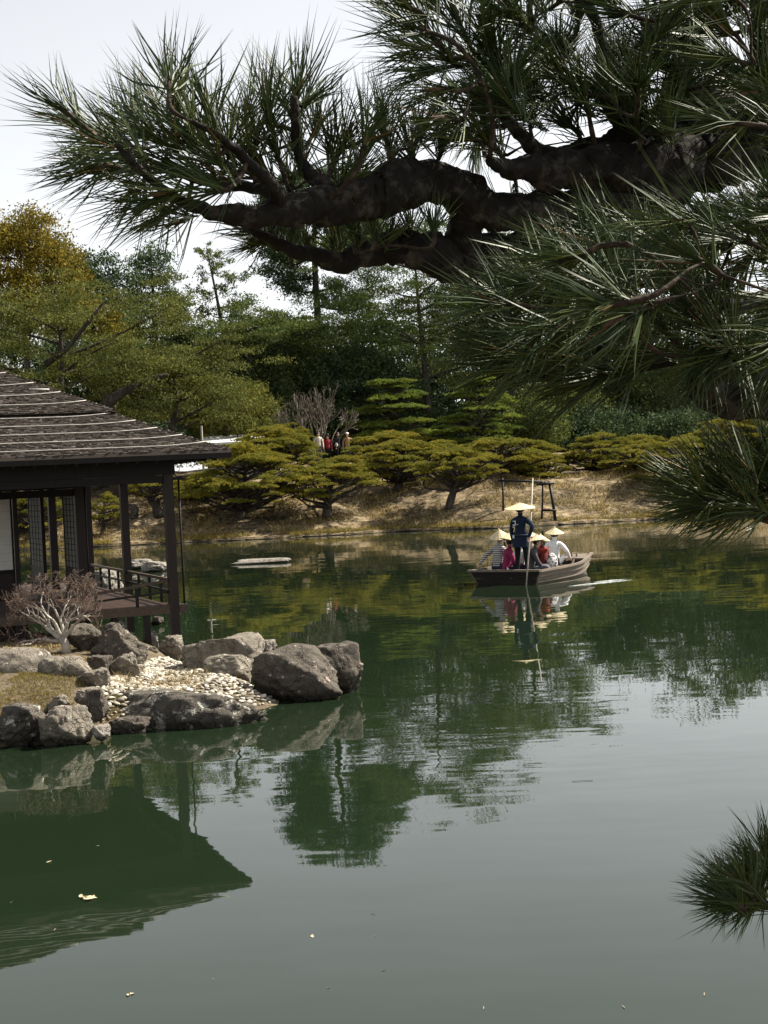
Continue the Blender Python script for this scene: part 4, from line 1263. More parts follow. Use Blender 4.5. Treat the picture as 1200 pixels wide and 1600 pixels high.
def cross(t, name, mat, th, f0=0.0, f1=1.0, lip=0.0):
    a, b, c, d = [np.array(hp(t, f, s)) for f, s in ((f0, -1), (f0, 1), (f1, 1), (f1, -1))]
    V = np.array([a, b, c, d, a + [0, th, 0], b + [0, th, 0], c + [0, th, 0], d + [0, th, 0]]) + [0, 0, lip]
    return mk(name, [(V, _BF, 0)], M[mat], boat)
cross(0.0, 'transom_plank', 'hull_shaded', 0.04, 0.0, 0.60)
cross(0.0, 'transom_plank', 'hull_shaded', 0.055, 0.61, 0.98)
mk('transom_cap', [bar(np.array(hp(0, 1, -1)) + [-0.06, -0.01, 0.02], np.array(hp(0, 1, 1)) + [0.06, -0.01, 0.02], 0.12, 0.05)], M['hull'], boat)
cross(0.99, 'bow_plank', 'hull', 0.03, 0.0, 1.0)
for y, w in ((1.35, 0.24), (2.35, 0.24), (2.75, 0.22)):
    h = hb(y / LB) - 0.03
    mk('thwart', [box(-h, h, y, y + w, 0.20, 0.235)], M['hull'], boat)
t0 = 0.86
zd = zg(t0) - 0.05
mk('bow_deck', [(np.array([(-hb(t0) + .03, t0 * LB, zd), (hb(t0) - .03, t0 * LB, zd), (hb(1) - .02, LB + .1, 0.42), (-hb(1) + .02, LB + .1, 0.42), (-hb(t0) + .03, t0 * LB, zd + .03), (hb(t0) - .03, t0 * LB, zd + .03), (hb(1) - .02, LB + .1, 0.45), (-hb(1) + .02, LB + .1, 0.45)]), _BF, 0)], M['hull'], boat)
mk('tie_post', [box(0.05, 0.09, LB - .35, LB - .31, zd + .02, zd + 0.16), box(-0.09, -0.05, LB - .35, LB - .31, zd + .02, zd + 0.16)], M['hull'], boat)
M['cloth_white'] = plain('white_cloth', (0.72, 0.71, 0.69), 0.85, 0.15, 0.12, 20)
g = rng(5)
cv = [(-0.03 + 0.02 * i + g.normal(0, .004), -0.115 - 0.012 * math.sin(i * 2.2), 0.40 - 0.045 * j + 0.02 * math.sin(i * 1.7 + j) - 0.015 * i) for j in range(5) for i in range(6)]
cf = [(j * 6 + i, j * 6 + i + 1, j * 6 + i + 7, j * 6 + i + 6) for j in range(4) for i in range(5)]
co = mk('folded_cloth', [(np.array(cv) + [0, 0, 0], np.array(cf), 0), (np.array(cv) + [0, 0.012, 0], np.array(cf)[:, ::-1], 0)], M['cloth_white'], smooth=True)
co.location, co.rotation_euler = BO + np.array([0.1, 0.0, 0]), (0, 0, BA)
tag(co, 'small white cloth hanging over the dark stern of the boat', 'cloth')

pole_a, pole_b = at(821.5, 921, 35.62), at(832.5, 747, 36.65)
pole_a = pole_a + (pole_a - pole_b) * 0.12
pc = (pole_a + pole_b) / 2
o = mk('punting_pole', [tube([pole_a, pc + [0.02, 0, 0], pole_b], [0.019, 0.018, 0.014], 8)], plain('worn_pole', (0.33, 0.30, 0.24), 0.6, 0.3, 0.3, 6), smooth=True, origin=pc)
tag(o, 'long pale bamboo pole held upright by the boatman', 'pole')

# wake: low smooth wavelets trailing from the bow
g = rng(21)
wv, wf, nvv = [], [], 0
for (xa, ya, xb, yb, wdt, hh) in ((885, 916.5, 990, 906, 0.05, 0.022), (925, 910, 980, 905, 0.035, 0.018)):
    A, Bp = at(xa, ya, 2.75 * FPX / (ya - (740 - 0.0472 * (xa - 600)))), at(xb, yb, 2.75 * FPX / (yb - (740 - 0.0472 * (xb - 600))))
    n = 40
    for k in range(n):
        t = k / (n - 1)
        p = A + (Bp - A) * t
        e = wdt * (math.sin(math.pi * t) ** 0.6) * g.uniform(0.5, 1.0)
        wv += [(p[0], p[1] - e, 0.003), (p[0] + 0.01, p[1], 0.003 + hh * math.sin(math.pi * t) * g.uniform(0.4, 1)), (p[0], p[1] + e, 0.003)]
        if k:
            q = nvv + k * 3
            wf += [(q - 3, q, q + 1, q - 2), (q - 2, q + 1, q + 2, q - 1)]
    nvv += n * 3
o = mk('wake', [(np.array(wv), np.array(wf), 0)], plain('wake_sky_sheen', (0.42, 0.45, 0.43), 0.2, 0.5, 0.3, 3), smooth=True)  # pale colour paints in the sky reflected by the ripples
tag(o, 'thin pale wake streaks beside the bow of the boat', 'wake', kind='stuff')

# ------------------------------------------------------------------ people
def cloth(name, c, var=0.15, scale=18):
    return plain(name, c, 0.85, 0.15, var, scale, bump=0.25, bdist=0.01)
CL = {}
def cmat(name, c, **k):
    if name not in CL:
        CL[name] = cloth(name, c, **k)
    return CL[name]
_t = NT('striped_shirt').set(0.85, 0.15)
_w = _t.node('ShaderNodeTexWave', wave_type='BANDS', bands_direction='Z')
_w.inputs['Scale'].default_value = 7.0
_w.inputs['Distortion'].default_value = 0.6
_t.l.new(_t.coord('Object'), _w.inputs['Vector'])
_t.base(_t.ramp(_w.outputs['Fac'], [(0.42, (0.05, 0.05, 0.06)), (0.58, (0.55, 0.54, 0.52))]))
CL['stripe'] = _t.mat
_t = NT('patterned_white_cloth').set(0.85, 0.15)
_n = _t.noise(20, 3, 0.6, vec=_t.coord('Object'))
_t.base(_t.ramp(_n, [(0.46, (0.04, 0.04, 0.045)), (0.53, (0.62, 0.60, 0.58))]))
CL['pattern'] = _t.mat

def skin_body(J, E, R):
    me = bpy.data.meshes.new('body_tmp')
    names = list(J)
    idx = {n: i for i, n in enumerate(names)}
    me.from_pydata([tuple(J[n]) for n in names], [(idx[a], idx[b]) for a, b in E], [])
    o = bpy.data.objects.new('body_tmp', me)
    COL.objects.link(o)
    md = o.modifiers.new('s', 'SKIN')
    md.use_smooth_shade = True
    sub = o.modifiers.new('d', 'SUBSURF')
    sub.levels = sub.render_levels = 1
    lay = me.skin_vertices[0].data if me.skin_vertices else None
    if lay is None:
        me.attributes.new
    for n in names:
        r = R[n]
        lay[idx[n]].radius = r if isinstance(r, tuple) else (r, r)
        lay[idx[n]].use_root = n in ROOTS
    dg = bpy.context.evaluated_depsgraph_get()
    ev = o.evaluated_get(dg)
    em = ev.to_mesh()
    V = np.array([v.co for v in em.vertices])
    quads = np.array([list(p.vertices) for p in em.polygons if len(p.vertices) == 4]).reshape(-1, 4)
    tris = np.array([list(p.vertices) for p in em.polygons if len(p.vertices) == 3]).reshape(-1, 3)
    ev.to_mesh_clear()
    bpy.data.objects.remove(o)
    return V, quads, tris
ROOTS = {'pelvis', 'f0rL', 'f0rR', 'f1rL', 'f1rR', 'f2rL', 'f2rR', 'f3rL', 'f3rR', 'f4rL', 'f4rR'}

def person(label, root, heading, pose, top, legs, hands_at=None, hat=None, hair=True, scale=1.0, group=None, lean=0.0, turn=0.0, extras=None, shoe=None, parent_obj=None):
    """pose: 'stand' | 'sit'; hands_at: dict side -> local point; hat: (radius, height, tilt)"""
    p = thing('person', label, 'person', root, heading, group)
    p.scale = (scale,) * 3
    J, R = {}, {}
    if pose == 'stand':
        J['pelvis'] = (0, 0, 0.92); zt = 0.92
    else:
        J['pelvis'] = (0, 0, 0.17); zt = 0.17
    def up(h, f=0.0):
        return (0, f + lean * h, zt + h * math.cos(lean * 0.8))
    J['spine'] = up(0.18); J['chest'] = up(0.38, 0.01); J['collar'] = up(0.50, 0.0); J['neck'] = up(0.575, 0.015)
    hx = math.sin(turn) * 0.03
    J['jaw'] = np.array(up(0.64, 0.035)) + [hx, 0, 0]; J['head'] = np.array(up(0.73, 0.03)) + [hx, 0, 0]; J['crown'] = np.array(up(0.80, 0.02)) + [hx, 0, 0]
    R.update(pelvis=(0.155, 0.12), spine=(0.145, 0.11), chest=(0.165, 0.12), collar=(0.10, 0.085), neck=0.052, jaw=(0.068, 0.082), head=(0.085, 0.098), crown=(0.06, 0.07))
    E = [('pelvis', 'spine'), ('spine', 'chest'), ('chest', 'collar'), ('collar', 'neck'), ('neck', 'jaw'), ('jaw', 'head'), ('head', 'crown')]
    hands_at = hands_at or {}
    for sd, s in (('L', -1), ('R', 1)):
        sh = np.array(up(0.47, 0.0)) + [s * 0.185, 0, 0]
        J['sho' + sd] = sh
        if sd in hands_at:
            wr = np.array(hands_at[sd], float)
        elif pose == 'stand':
            wr = np.array([s * 0.27, 0.06 + lean * 0.1, 0.86])
        else:
            wr = np.array([s * 0.13, 0.36, 0.33])
        d = wr - sh
        L = np.linalg.norm(d)
        Lm = 0.53
        if L > Lm * 0.985:
            wr = sh + d * (Lm * 0.985 / L); d = wr - sh; L = np.linalg.norm(d)
        hgt = math.sqrt(max(0, (Lm / 2) ** 2 - (L / 2) ** 2))
        pole_dir = np.array([s * 0.6, -0.5, -0.5])
        pole_dir = pole_dir - d * np.dot(pole_dir, d) / (L * L)
        pole_dir /= np.linalg.norm(pole_dir)
        J['elb' + sd] = sh + d / 2 + pole_dir * hgt
        J['wri' + sd] = wr
        fd = wr - J['elb' + sd]; fd /= np.linalg.norm(fd)
        J['pal' + sd] = wr + fd * 0.075
        R.update({'sho' + sd: 0.078, 'elb' + sd: 0.056, 'wri' + sd: 0.042, 'pal' + sd: (0.040, 0.022)})
        E += [('collar', 'sho' + sd), ('sho' + sd, 'elb' + sd), ('elb' + sd, 'wri' + sd), ('wri' + sd, 'pal' + sd)]
        # fingers
        side = np.cross(fd, [0, 0, 1.0]); side /= np.linalg.norm(side) + 1e-9
        dn = np.cross(side, fd)
        for q in range(5):
            if q < 4:
                o0 = J['pal' + sd] - fd * 0.012 + side * (q - 1.5) * 0.020
                ln = (0.030, 0.035, 0.032, 0.025)[q]
                o1 = o0 + fd * (ln + 0.012) - dn * 0.006
                o2 = o1 + fd * ln * 0.7 - dn * 0.022
            else:
                o0 = wr + fd * 0.03 - side * s * 0.018
                o1 = o0 + fd * 0.03 - side * s * 0.028 - dn * 0.008
                o2 = o1 + fd * 0.025 - dn * 0.012
            for nm, pt, rr in ((f'f{q}r{sd}', o0, 0.0095), (f'f{q}m{sd}', o1, 0.0088), (f'f{q}t{sd}', o2, 0.0075)):
                J[nm] = pt; R[nm] = rr
            E += [(f'f{q}r{sd}', f'f{q}m{sd}'), (f'f{q}m{sd}', f'f{q}t{sd}')]
        if pose == 'stand':
            hip = np.array([s * 0.095, 0, 0.86]); kn = np.array([s * 0.115, 0.03, 0.48]); an = np.array([s * 0.13, -0.02, 0.085]); to = np.array([s * 0.155, 0.14, 0.035])
        else:
            hip = np.array([s * 0.10, 0.03, 0.15]); kn = np.array([s * 0.15, 0.44, 0.30]); an = np.array([s * 0.12, 0.58, 0.08 - 0.02]); to = np.array([s * 0.13, 0.72, 0.04])
        J['hip' + sd], J['kne' + sd], J['ank' + sd], J['toe' + sd] = hip, kn, an, to
        R.update({'hip' + sd: 0.098, 'kne' + sd: 0.068, 'ank' + sd: 0.05, 'toe' + sd: (0.045, 0.032)})
        E += [('pelvis', 'hip' + sd), ('hip' + sd, 'kne' + sd), ('kne' + sd, 'ank' + sd), ('ank' + sd, 'toe' + sd)]
    V, Q, T = skin_body(J, E, R)
    def part_of(a, b):
        k = a[:3] + '|' + b[:3]
        if a in ('neck', 'jaw', 'head') or b in ('jaw', 'head', 'crown'):
            return 0
        if a[0] == 'f' and a[1].isdigit() or b.startswith('pal'):
            return 0
        if b[:3] in ('hip', 'kne', 'ank'):
            return 2
        if b[:3] == 'toe':
            return 3
        return 1
    segs = [(np.array(J[a]), np.array(J[b]), part_of(a, b), (max(R[a]) if isinstance(R[a], tuple) else R[a])) for a, b in E]
    def mats_for(F):
        if len(F) == 0:
            return np.zeros(0, int)
        C = V[F].mean(1)
        best = np.full(len(C), 1e9); mi = np.zeros(len(C), int)
        for a, b, m, r in segs:
            ab = b - a
            t = np.clip(((C - a) @ ab) / (ab @ ab), 0, 1)
            dd = np.linalg.norm(C - (a + t[:, None] * ab), axis=1) - r
            k = dd < best
            best[k] = dd[k]; mi[k] = m
        return mi
    hd = np.array(J['head']); jw = np.array(J['jaw'])
    c_, s_ = math.cos(turn), math.sin(turn)
    def face(x, y, z):
        return hd + np.array([x * c_ + y * s_, y * c_ - x * s_, z])
    parts = [(V, Q, mats_for(Q)), ellipsoid(face(0, 0.108, -0.025), (0.014, 0.020, 0.022), 8, 5, 0)]
    if len(T):
        parts.append((V, T, mats_for(T)))
    for s in (-1, 1):
        parts.append(ellipsoid(face(s * 0.034, 0.088, 0.0), (0.012, 0.008, 0.008), 7, 4, 4))
        parts.append(ellipsoid(face(s * 0.088, 0.0, -0.02), (0.012, 0.022, 0.032), 7, 5, 0))
    parts.append(ellipsoid(face(0, 0.096, -0.065), (0.024, 0.008, 0.006), 8, 4, 5))
    lip = cmat('lips', (0.40, 0.17, 0.14))
    mk('body', parts, [M['skin'], top, legs, shoe or cmat('dark_shoes', (0.03, 0.03, 0.03)), M['hair'], lip], p, True)
    if hair:
        hv = ellipsoid(hd + [0, -0.018, 0.018], (0.098, 0.108, 0.105), 14, 9)
        keep = [f for f in hv[1] if not (hv[0][f][:, 1].mean() > hd[1] + 0.03 and hv[0][f][:, 2].mean() < hd[2] + 0.04)]
        mk('hair', [(hv[0], np.array(keep), 0)], M['hair'], p, True)
    if hat:
        rad, hh, tx, ty = hat
        n, rings = 32, 5
        Vh, Fh = [], []
        for lay, off in ((0, 0.0), (1, -0.012)):
            for k in range(rings + 1):
                t = k / rings
                for q in range(n):
                    a = 2 * math.pi * q / n
                    r = max(0.006, rad * t * (1 + 0.010 * (q % 2)))
                    Vh.append((r * math.cos(a), r * math.sin(a), hh * (1 - t ** 0.9) + off * (1 if k else 0.6) + (0.004 * (q % 2))))
        m1 = (rings + 1) * n
        for lay in (0, 1):
            for k in range(rings):
                for q in range(n):
                    a, b = lay * m1 + k * n + q, lay * m1 + k * n + (q + 1) % n
                    f = (a, a + n, b + n, b)
                    Fh.append(f if lay == 0 else f[::-1])
        for q in range(n):
            a, b = rings * n + q, rings * n + (q + 1) % n
            Fh.append((a, m1 + a, m1 + b, b))
        Mh = Matrix.Translation(hd + np.array([0, -0.005, 0.035])) @ Matrix.Rotation(tx, 4, 'X') @ Matrix.Rotation(ty, 4, 'Y')
        ho = mk('straw_hat', [(np.array(Vh), np.array(Fh), 0)], M['straw'], p, False, M=Mh)
        mk('hat_tip', [ellipsoid((0, 0, hh), (0.018, 0.018, 0.014), 8, 5)], M['straw'], ho, True)
    return p, J

def head_to(x, y):
    """heading whose forward (local +y) points along world x, y"""
    return math.atan2(-x, y)
FWD = (0.563, 0.826)
navy = cmat('navy_coat', (0.012, 0.022, 0.040)); black = cmat('black_trousers', (0.010, 0.012, 0.016))
# boatman
br = b2w(0.31, 0.22, 0.10)
bh = head_to(0.45, 0.9)
def wl(root, hdg, w):
    d = np.array(w) - np.array(root)
    c, s = math.cos(hdg), math.sin(hdg)
    return (d[0] * c + d[1] * s, -d[0] * s + d[1] * c, d[2])
gt = lambda z: pole_a + (pole_b - pole_a) * ((z - pole_a[2]) / (pole_b[2] - pole_a[2]))
bm, BJ = person('boatman standing at the stern in a navy coat and wide straw hat', br, bh, 'stand', navy, black, {'R': wl(br, bh, gt(1.12)), 'L': (-0.24, 0.10, 0.88)}, (0.36, 0.13, 0.10, 0.02), True, 1.0)
cs = []
for k in range(7):
    t = k / 6
    for q in range(20):
        a = 2 * math.pi * q / 20
        cs.append(((0.185 + 0.035 * t) * math.cos(a), (0.145 + 0.03 * t) * math.sin(a) + 0.005 * math.sin(q * 3), 1.12 - 0.36 * t))
cf = [(k * 20 + q, (k + 1) * 20 + q, (k + 1) * 20 + (q + 1) % 20, k * 20 + (q + 1) % 20) for k in range(6) for q in range(20)]
mk('coat_skirt', [(np.array(cs), np.array(cf), 0)], navy, bm, True)
mk('sash', [tube([(0.198 * math.cos(a), 0.158 * math.sin(a), 1.04) for a in np.linspace(0, 2 * math.pi, 22)], 0.028, 6)], cmat('dark_sash', (0.03, 0.035, 0.045)), bm, True)
cm = cmat('pale_print', (0.62, 0.64, 0.66))
for (x, z, w, h) in ((-0.10, 1.38, 0.07, 0.022), (-0.075, 1.335, 0.022, 0.06), (-0.10, 1.29, 0.085, 0.022), (-0.125, 1.24, 0.03, 0.03), (-0.02, 1.30, 0.02, 0.02)):
    yb = -0.138 + 0.25 * abs(x) * 0.3
    mk('coat_mark', [box(x - w / 2, x + w / 2, yb - 0.006, yb + 0.02, z - h / 2, z + h / 2)], cm, bm)
mk('coat_mark', [box(0.13, 0.16, -0.02, 0.02, 1.0, 1.05), box(-0.14, -0.10, -0.175, -0.16, 0.98, 1.05)], cm, bm)

def seat(px, Y, z=0.06):
    p = at(px, 900, Y)
    return np.array([p[0], p[1], z])
grey = cmat('grey_trousers', (0.10, 0.10, 0.11)); jeans = cmat('dark_jeans', (0.03, 0.04, 0.07))
PG = 'passengers in the boat'
person('passenger in a striped shirt and straw hat reaching to the stern edge', seat(778, 37.4, 0.14), head_to(0.7, 0.7), 'sit', CL['stripe'], jeans, {'L': (-0.30, -0.42, 0.24)}, (0.25, 0.21, 0.25, 0.10), True, 1.0, PG, 0.15)
person('passenger in a magenta jacket and straw hat, left of the boatman', seat(790, 36.8, 0.08), head_to(1.0, 0.25), 'sit', cmat('magenta_jacket', (0.20, 0.022, 0.070)), black, None, (0.27, 0.24, -0.28, 0.0), True, 1.0, PG, 0.2)
person('passenger in a pale jacket mostly hidden behind the boatman', seat(812, 37.7, 0.02), head_to(0.6, 0.8), 'sit', cmat('pale_jacket', (0.55, 0.54, 0.52)), jeans, None, (0.20, 0.14, 0.1, 0.0), True, 0.93, PG, 0.1)
person('passenger in a charcoal jacket leaning forward just right of the pole', seat(826, 37.0, 0.05), head_to(0.9, -0.1), 'sit', cmat('charcoal_jacket', (0.075, 0.075, 0.085)), grey, {'R': (0.10, 0.42, 0.18), 'L': (-0.12, 0.40, 0.22)}, (0.235, 0.16, 0.1, -0.1), True, 1.0, PG, 0.3)
person('passenger with a dark banded straw hat behind the charcoal jacket', seat(830, 38.1, 0.10), head_to(0.2, 1.0), 'sit', cmat('beige_jacket', (0.36, 0.30, 0.22)), grey, None, (0.22, 0.12, 0.05, 0.0), True, 1.0, PG, 0.1)
rp, RJ = person('passenger in a dark red jacket with a patterned white pack and red scarf', seat(851, 37.55, 0.03), head_to(-0.55, 0.6), 'sit', cmat('dark_red_jacket', (0.12, 0.020, 0.020)), black, None, (0.25, 0.15, 0.08, 0.08), True, 0.98, PG, 0.1)
mk('patterned_pack', [ellipsoid((0.10, -0.18, 0.38), (0.18, 0.11, 0.23), 14, 10)], CL['pattern'], rp, True)
mk('scarf', [tube([(0.10 * math.cos(a), 0.02 + 0.09 * math.sin(a), 0.70 + 0.015 * math.sin(3 * a)) for a in np.linspace(0, 2 * math.pi, 18)], 0.042, 8), tube([(0.06, 0.10, 0.69), (0.10, 0.13, 0.60), (0.09, 0.14, 0.50)], [0.04, 0.045, 0.03], 8)], cmat('red_scarf', (0.32, 0.040, 0.03)), rp, True)
person('passenger in a white shirt and straw hat nearest the bow', seat(866, 38.75, 0.12), head_to(0.35, 0.9), 'sit', cmat('white_shirt', (0.70, 0.70, 0.70)), grey, {'R': (0.36, 0.22, 0.30)}, (0.235, 0.16, 0.12, 0.06), True, 1.0, PG, 0.25)

def far_person(label, px, Y, hx, hy, top, legs, **k):
    p = at(px, 720, Y)
    return person(label, (p[0], Y, ground_z(p[0], Y)), head_to(hx, hy), 'stand', top, legs, scale=k.pop('scale', 1.0), group='visitors on the far path', **k)
cream = cmat('cream_jacket', (0.60, 0.55, 0.46)); red = cmat('red_jacket', (0.22, 0.02, 0.03)); blk = cmat('black_jacket', (0.012, 0.012, 0.014))
far_person('visitor in a cream jacket, first of the visitors on the far path', 499, 90.6, 0.2, -1, cream, grey)
p_, j_ = far_person('visitor in a red jacket and black hat on the far path', 513, 91.0, 0.4, -1, red, black, scale=0.94)
mk('hat', [ellipsoid(np.array(j_['head']) + [0, 0, 0.07], (0.16, 0.16, 0.035), 12, 5), ellipsoid(np.array(j_['head']) + [0, 0, 0.12], (0.105, 0.11, 0.09), 12, 7)], M['hair'], p_, True)
far_person('visitor in black with a white bag on the far path', 529, 91.8, 0.8, -0.6, blk, black)
mk('bag', [ellipsoid((0.22, 0.05, 1.0), (0.07, 0.13, 0.15), 10, 7)], M['cloth_white'], [o for o in bpy.data.objects if o.get('label', '').startswith('visitor in black')][0], True)
p_, j_ = far_person('visitor in a white cap and brown jacket raising one arm on the far path', 544, 91.4, 0.2, -1, cmat('tan_jacket', (0.28, 0.18, 0.11)), jeans, hands_at={'L': (-0.50, 0.15, 1.42)})
mk('cap', [ellipsoid(np.array(j_['head']) + [0, 0, 0.07], (0.108, 0.12, 0.075), 12, 7), ellipsoid(np.array(j_['head']) + [0, 0.12, 0.05], (0.08, 0.08, 0.014), 10, 4)], M['cloth_white'], p_, True)
# ------------------------------------------------------------------ foreground pine
TB = np.array([2.35, 3.7, 1.1])
pine = thing('black_pine', 'old black pine with thick rugged limbs and long needles arching over the pond', 'pine tree', TB)
def limb_px(rows, n, sides=16, rough=0.22, seed=0, name='limb', mat='fg_bark'):
    R_ = []
    for px, py, rp, Y in rows:
        p = at(px, py, Y)
        R_.append((*(p - TB), rp * Y / FPX))
    n *= 2
    sp = smooth_path(R_, n)
    g = rng(seed + 4000)
    jit = fbm(np.arange(n)[:, None] * np.array([[0.22, 0, 0]]) + np.array([[0, seed, 0]]), seed, 2)[:, None] * np.array([[0.35, 0.3, 0.4]]) + fbm(np.arange(n)[:, None] * np.array([[0.0, 0.25, 0]]), seed + 3, 2)[:, None] * np.array([[0.0, 0.2, -0.35]])
    sp[1:-1, :3] += (0.45 * jit * sp[:, 3:4])[1:-1]
    tb = tube(sp[:, :3], np.maximum(sp[:, 3], 0.002), 40 if sp[:, 3].max() > 0.02 else sides, rough=0.10, seed=seed)
    V_ = tb[0]
    nr = np.repeat(sp[:, 3], 40 if sp[:, 3].max() > 0.02 else sides)
    c_ = np.repeat(sp[:, :3], 40 if sp[:, 3].max() > 0.02 else sides, 0)
    V_ = c_ + (V_ - c_) * (1 + (0.22 * (0.3 - np.abs(vnoise(V_ * np.array([30, 30, 42]), seed + 1))) + 0.16 * (0.3 - np.abs(vnoise(V_ * np.array([75, 75, 95]), seed + 6)))) * (nr > 0.008) + 0.07 * vnoise(V_ * np.array([110, 110, 150]), seed + 2) + 0.05 * vnoise(V_ * 260, seed + 4))[:, None]
    mk(name, [(V_, tb[1], tb[2])], M[mat], pine, True)
    return sp
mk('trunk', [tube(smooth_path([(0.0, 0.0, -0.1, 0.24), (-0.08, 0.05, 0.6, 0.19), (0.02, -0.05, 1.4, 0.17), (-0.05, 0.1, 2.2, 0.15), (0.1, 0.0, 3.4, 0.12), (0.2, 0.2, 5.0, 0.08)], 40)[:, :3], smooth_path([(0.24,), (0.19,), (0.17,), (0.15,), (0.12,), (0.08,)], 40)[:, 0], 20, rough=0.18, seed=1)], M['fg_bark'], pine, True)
LIMBS = []
LIMBS.append(limb_px([(2130, 330, 80, 3.7), (1600, 250, 78, 2.8), (1330, 215, 72, 2.7), (1200, 205, 66, 2.6), (1100, 235, 60, 2.5), (1010, 262, 46, 2.4), (930, 268, 34, 2.35), (860, 268, 27, 2.3), (800, 262, 16, 2.25), (765, 250, 8, 2.2)], 70, seed=11))
LIMBS.append(limb_px([(1060, 262, 52, 2.45), (960, 310, 42, 2.4), (880, 340, 36, 2.36), (815, 330, 29, 2.33), (755, 324, 27, 2.3), (725, 305, 32, 2.28), (692, 285, 30, 2.26), (650, 286, 34, 2.24), (600, 302, 36, 2.2), (545, 312, 33, 2.17), (490, 320, 29, 2.14), (430, 332, 21, 2.1), (370, 334, 16, 2.08), (310, 324, 11, 2.06), (262, 300, 8, 2.04), (215, 262, 6, 2.0), (180, 225, 4, 1.98)], 110, seed=12))
LIMBS.append(limb_px([(1100, 400, 44, 2.55), (1000, 405, 40, 2.5), (900, 395, 36, 2.45), (800, 402, 36, 2.4), (725, 402, 36, 2.36), (660, 392, 30, 2.3), (590, 394, 22, 2.28), (525, 408, 17, 2.26), (470, 396, 11, 2.24), (425, 376, 8, 2.22), (385, 356, 5, 2.2)], 80, seed=13))
LIMBS.append(limb_px([(722, 300, 26, 2.29), (728, 345, 27, 2.31), (718, 400, 32, 2.36)], 16, seed=14, name='limb'))
LIMBS.append(limb_px([(1200, 200, 40, 2.6), (1150, 150, 36, 2.55), (1095, 160, 32, 2.5), (1040, 190, 27, 2.45), (975, 222, 25, 2.42), (915, 236, 20, 2.4), (860, 246, 14, 2.36), (810, 205, 10, 2.32), (770, 150, 8, 2.3), (738, 95, 6, 2.28)], 60, seed=15))
LIMBS.append(limb_px([(1045, 185, 22, 2.45), (1062, 120, 17, 2.5), (1090, 50, 13, 2.55), (1105, -60, 9, 2.6)], 30, seed=16))
LIMBS.append(limb_px([(1180, 190, 30, 2.58), (1196, 90, 22, 2.6), (1190, 10, 16, 2.62), (1205, -90, 11, 2.65)], 30, seed=17))
LIMBS.append(limb_px([(985, 218, 16, 2.42), (950, 150, 13, 2.4), (940, 70, 10, 2.4), (905, -30, 7, 2.4)], 30, seed=18))
LIMBS.append(limb_px([(2130, 420, 60, 3.7), (1500, 520, 56, 2.3), (1300, 588, 50, 2.1), (1190, 612, 42, 1.96), (1135, 612, 36, 1.92), (1100, 600, 24, 1.9), (1084, 588, 8, 1.9)], 90, seed=19))
LIMBS.append(limb_px([(1330, 560, 20, 2.1), (1200, 556, 16, 2.0), (1100, 552, 12, 1.96), (1010, 572, 10, 1.93), (920, 590, 8, 1.9), (850, 590, 6, 1.88), (790, 568, 4, 1.86)], 50, seed=20))
LIMBS.append(limb_px([(1340, 470, 20, 2.0), (1200, 470, 15, 1.95), (1100, 480, 12, 1.9), (1010, 478, 9, 1.88), (930, 462, 6, 1.86)], 40, seed=21))
LIMBS.append(limb_px([(2130, 900, 40, 3.7), (1500, 860, 28, 2.6), (1300, 815, 20, 2.4), (1200, 800, 14, 2.3), (1150, 790, 10, 2.26), (1105, 783, 6, 2.22)], 50, seed=22))
LIMBS.append(limb_px([(2130, 1250, 40, 3.7), (1500, 1440, 26, 2.9), (1300, 1420, 14, 2.75), (1200, 1412, 8, 2.7), (1142, 1408, 5, 2.66)], 40, seed=23))
LIMBS.append(limb_px([(545, 312, 16, 2.17), (505, 290, 12, 2.16), (470, 250, 10, 2.15), (462, 190, 8, 2.14), (460, 150, 5, 2.13)], 24, seed=24))
LIMBS.append(limb_px([(440, 326, 13, 2.1), (420, 285, 10, 2.06), (385, 250, 8, 2.04), (345, 215, 6, 2.0), (300, 190, 4, 1.98)], 24, seed=25))
LIMBS.append(limb_px([(480, 318, 12, 2.14), (400, 295, 10, 2.2), (330, 285, 8, 2.22), (260, 262, 6, 2.24), (200, 235, 4, 2.26)], 24, seed=26))

# tufts of long needles: eight kinds shared by all shoots
def tuft_mesh(seed, n=40, L=0.105, shoot=0.045):
    g = rng(seed)
    V, F = [], []
    k0 = 0
    for k in range(n):
        t = g.uniform(0, 1) ** 0.7
        base = np.array([0, 0, -shoot * (1 - t)]) + np.append(g.normal(0, 0.002, 2), 0)
        ang = math.radians(g.uniform(6, 50) + 16 * (1 - t)) if g.uniform() > 0.12 else math.radians(g.uniform(2, 16))
        az = g.uniform(0, 2 * math.pi)
        d = np.array([math.sin(ang) * math.cos(az), math.sin(ang) * math.sin(az), math.cos(ang)])
        s = np.cross(d, [0.3, 0.2, 1.0]); s /= np.linalg.norm(s)
        u = np.cross(s, d)
        l = L * g.uniform(0.72, 1.18)
        bend = g.normal(0, 0.004, 3)
        for h in range(2):                     # needles grow in pairs
            off = s * (0.0007 if h else -0.0007)
            sp = s * (0.0050 if h else -0.0050) * g.uniform(0.1, 1.6)
            r = 0.00090
            ring = []
            for tt, rr in ((0, r), (0.5, r * 1.05)):
                c = base + off + d * l * tt + bend * 4 * tt * (1 - tt) + sp * tt
                for q in range(3):
                    a = 2.0944 * q
                    ring.append(c + rr * (math.cos(a) * s + math.sin(a) * u))
            ring.append(base + off + d * l + sp)
            V += ring
            for q in range(3):
                q2 = (q + 1) % 3
                F += [(k0 + q, k0 + q2, k0 + 3 + q2), (k0 + q, k0 + 3 + q2, k0 + 3 + q), (k0 + 3 + q, k0 + 3 + q2, k0 + 6)]
            k0 += 7
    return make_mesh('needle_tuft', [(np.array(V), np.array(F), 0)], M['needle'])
TUFTS = [tuft_mesh(500 + k, 32, 0.096) for k in range(8)]
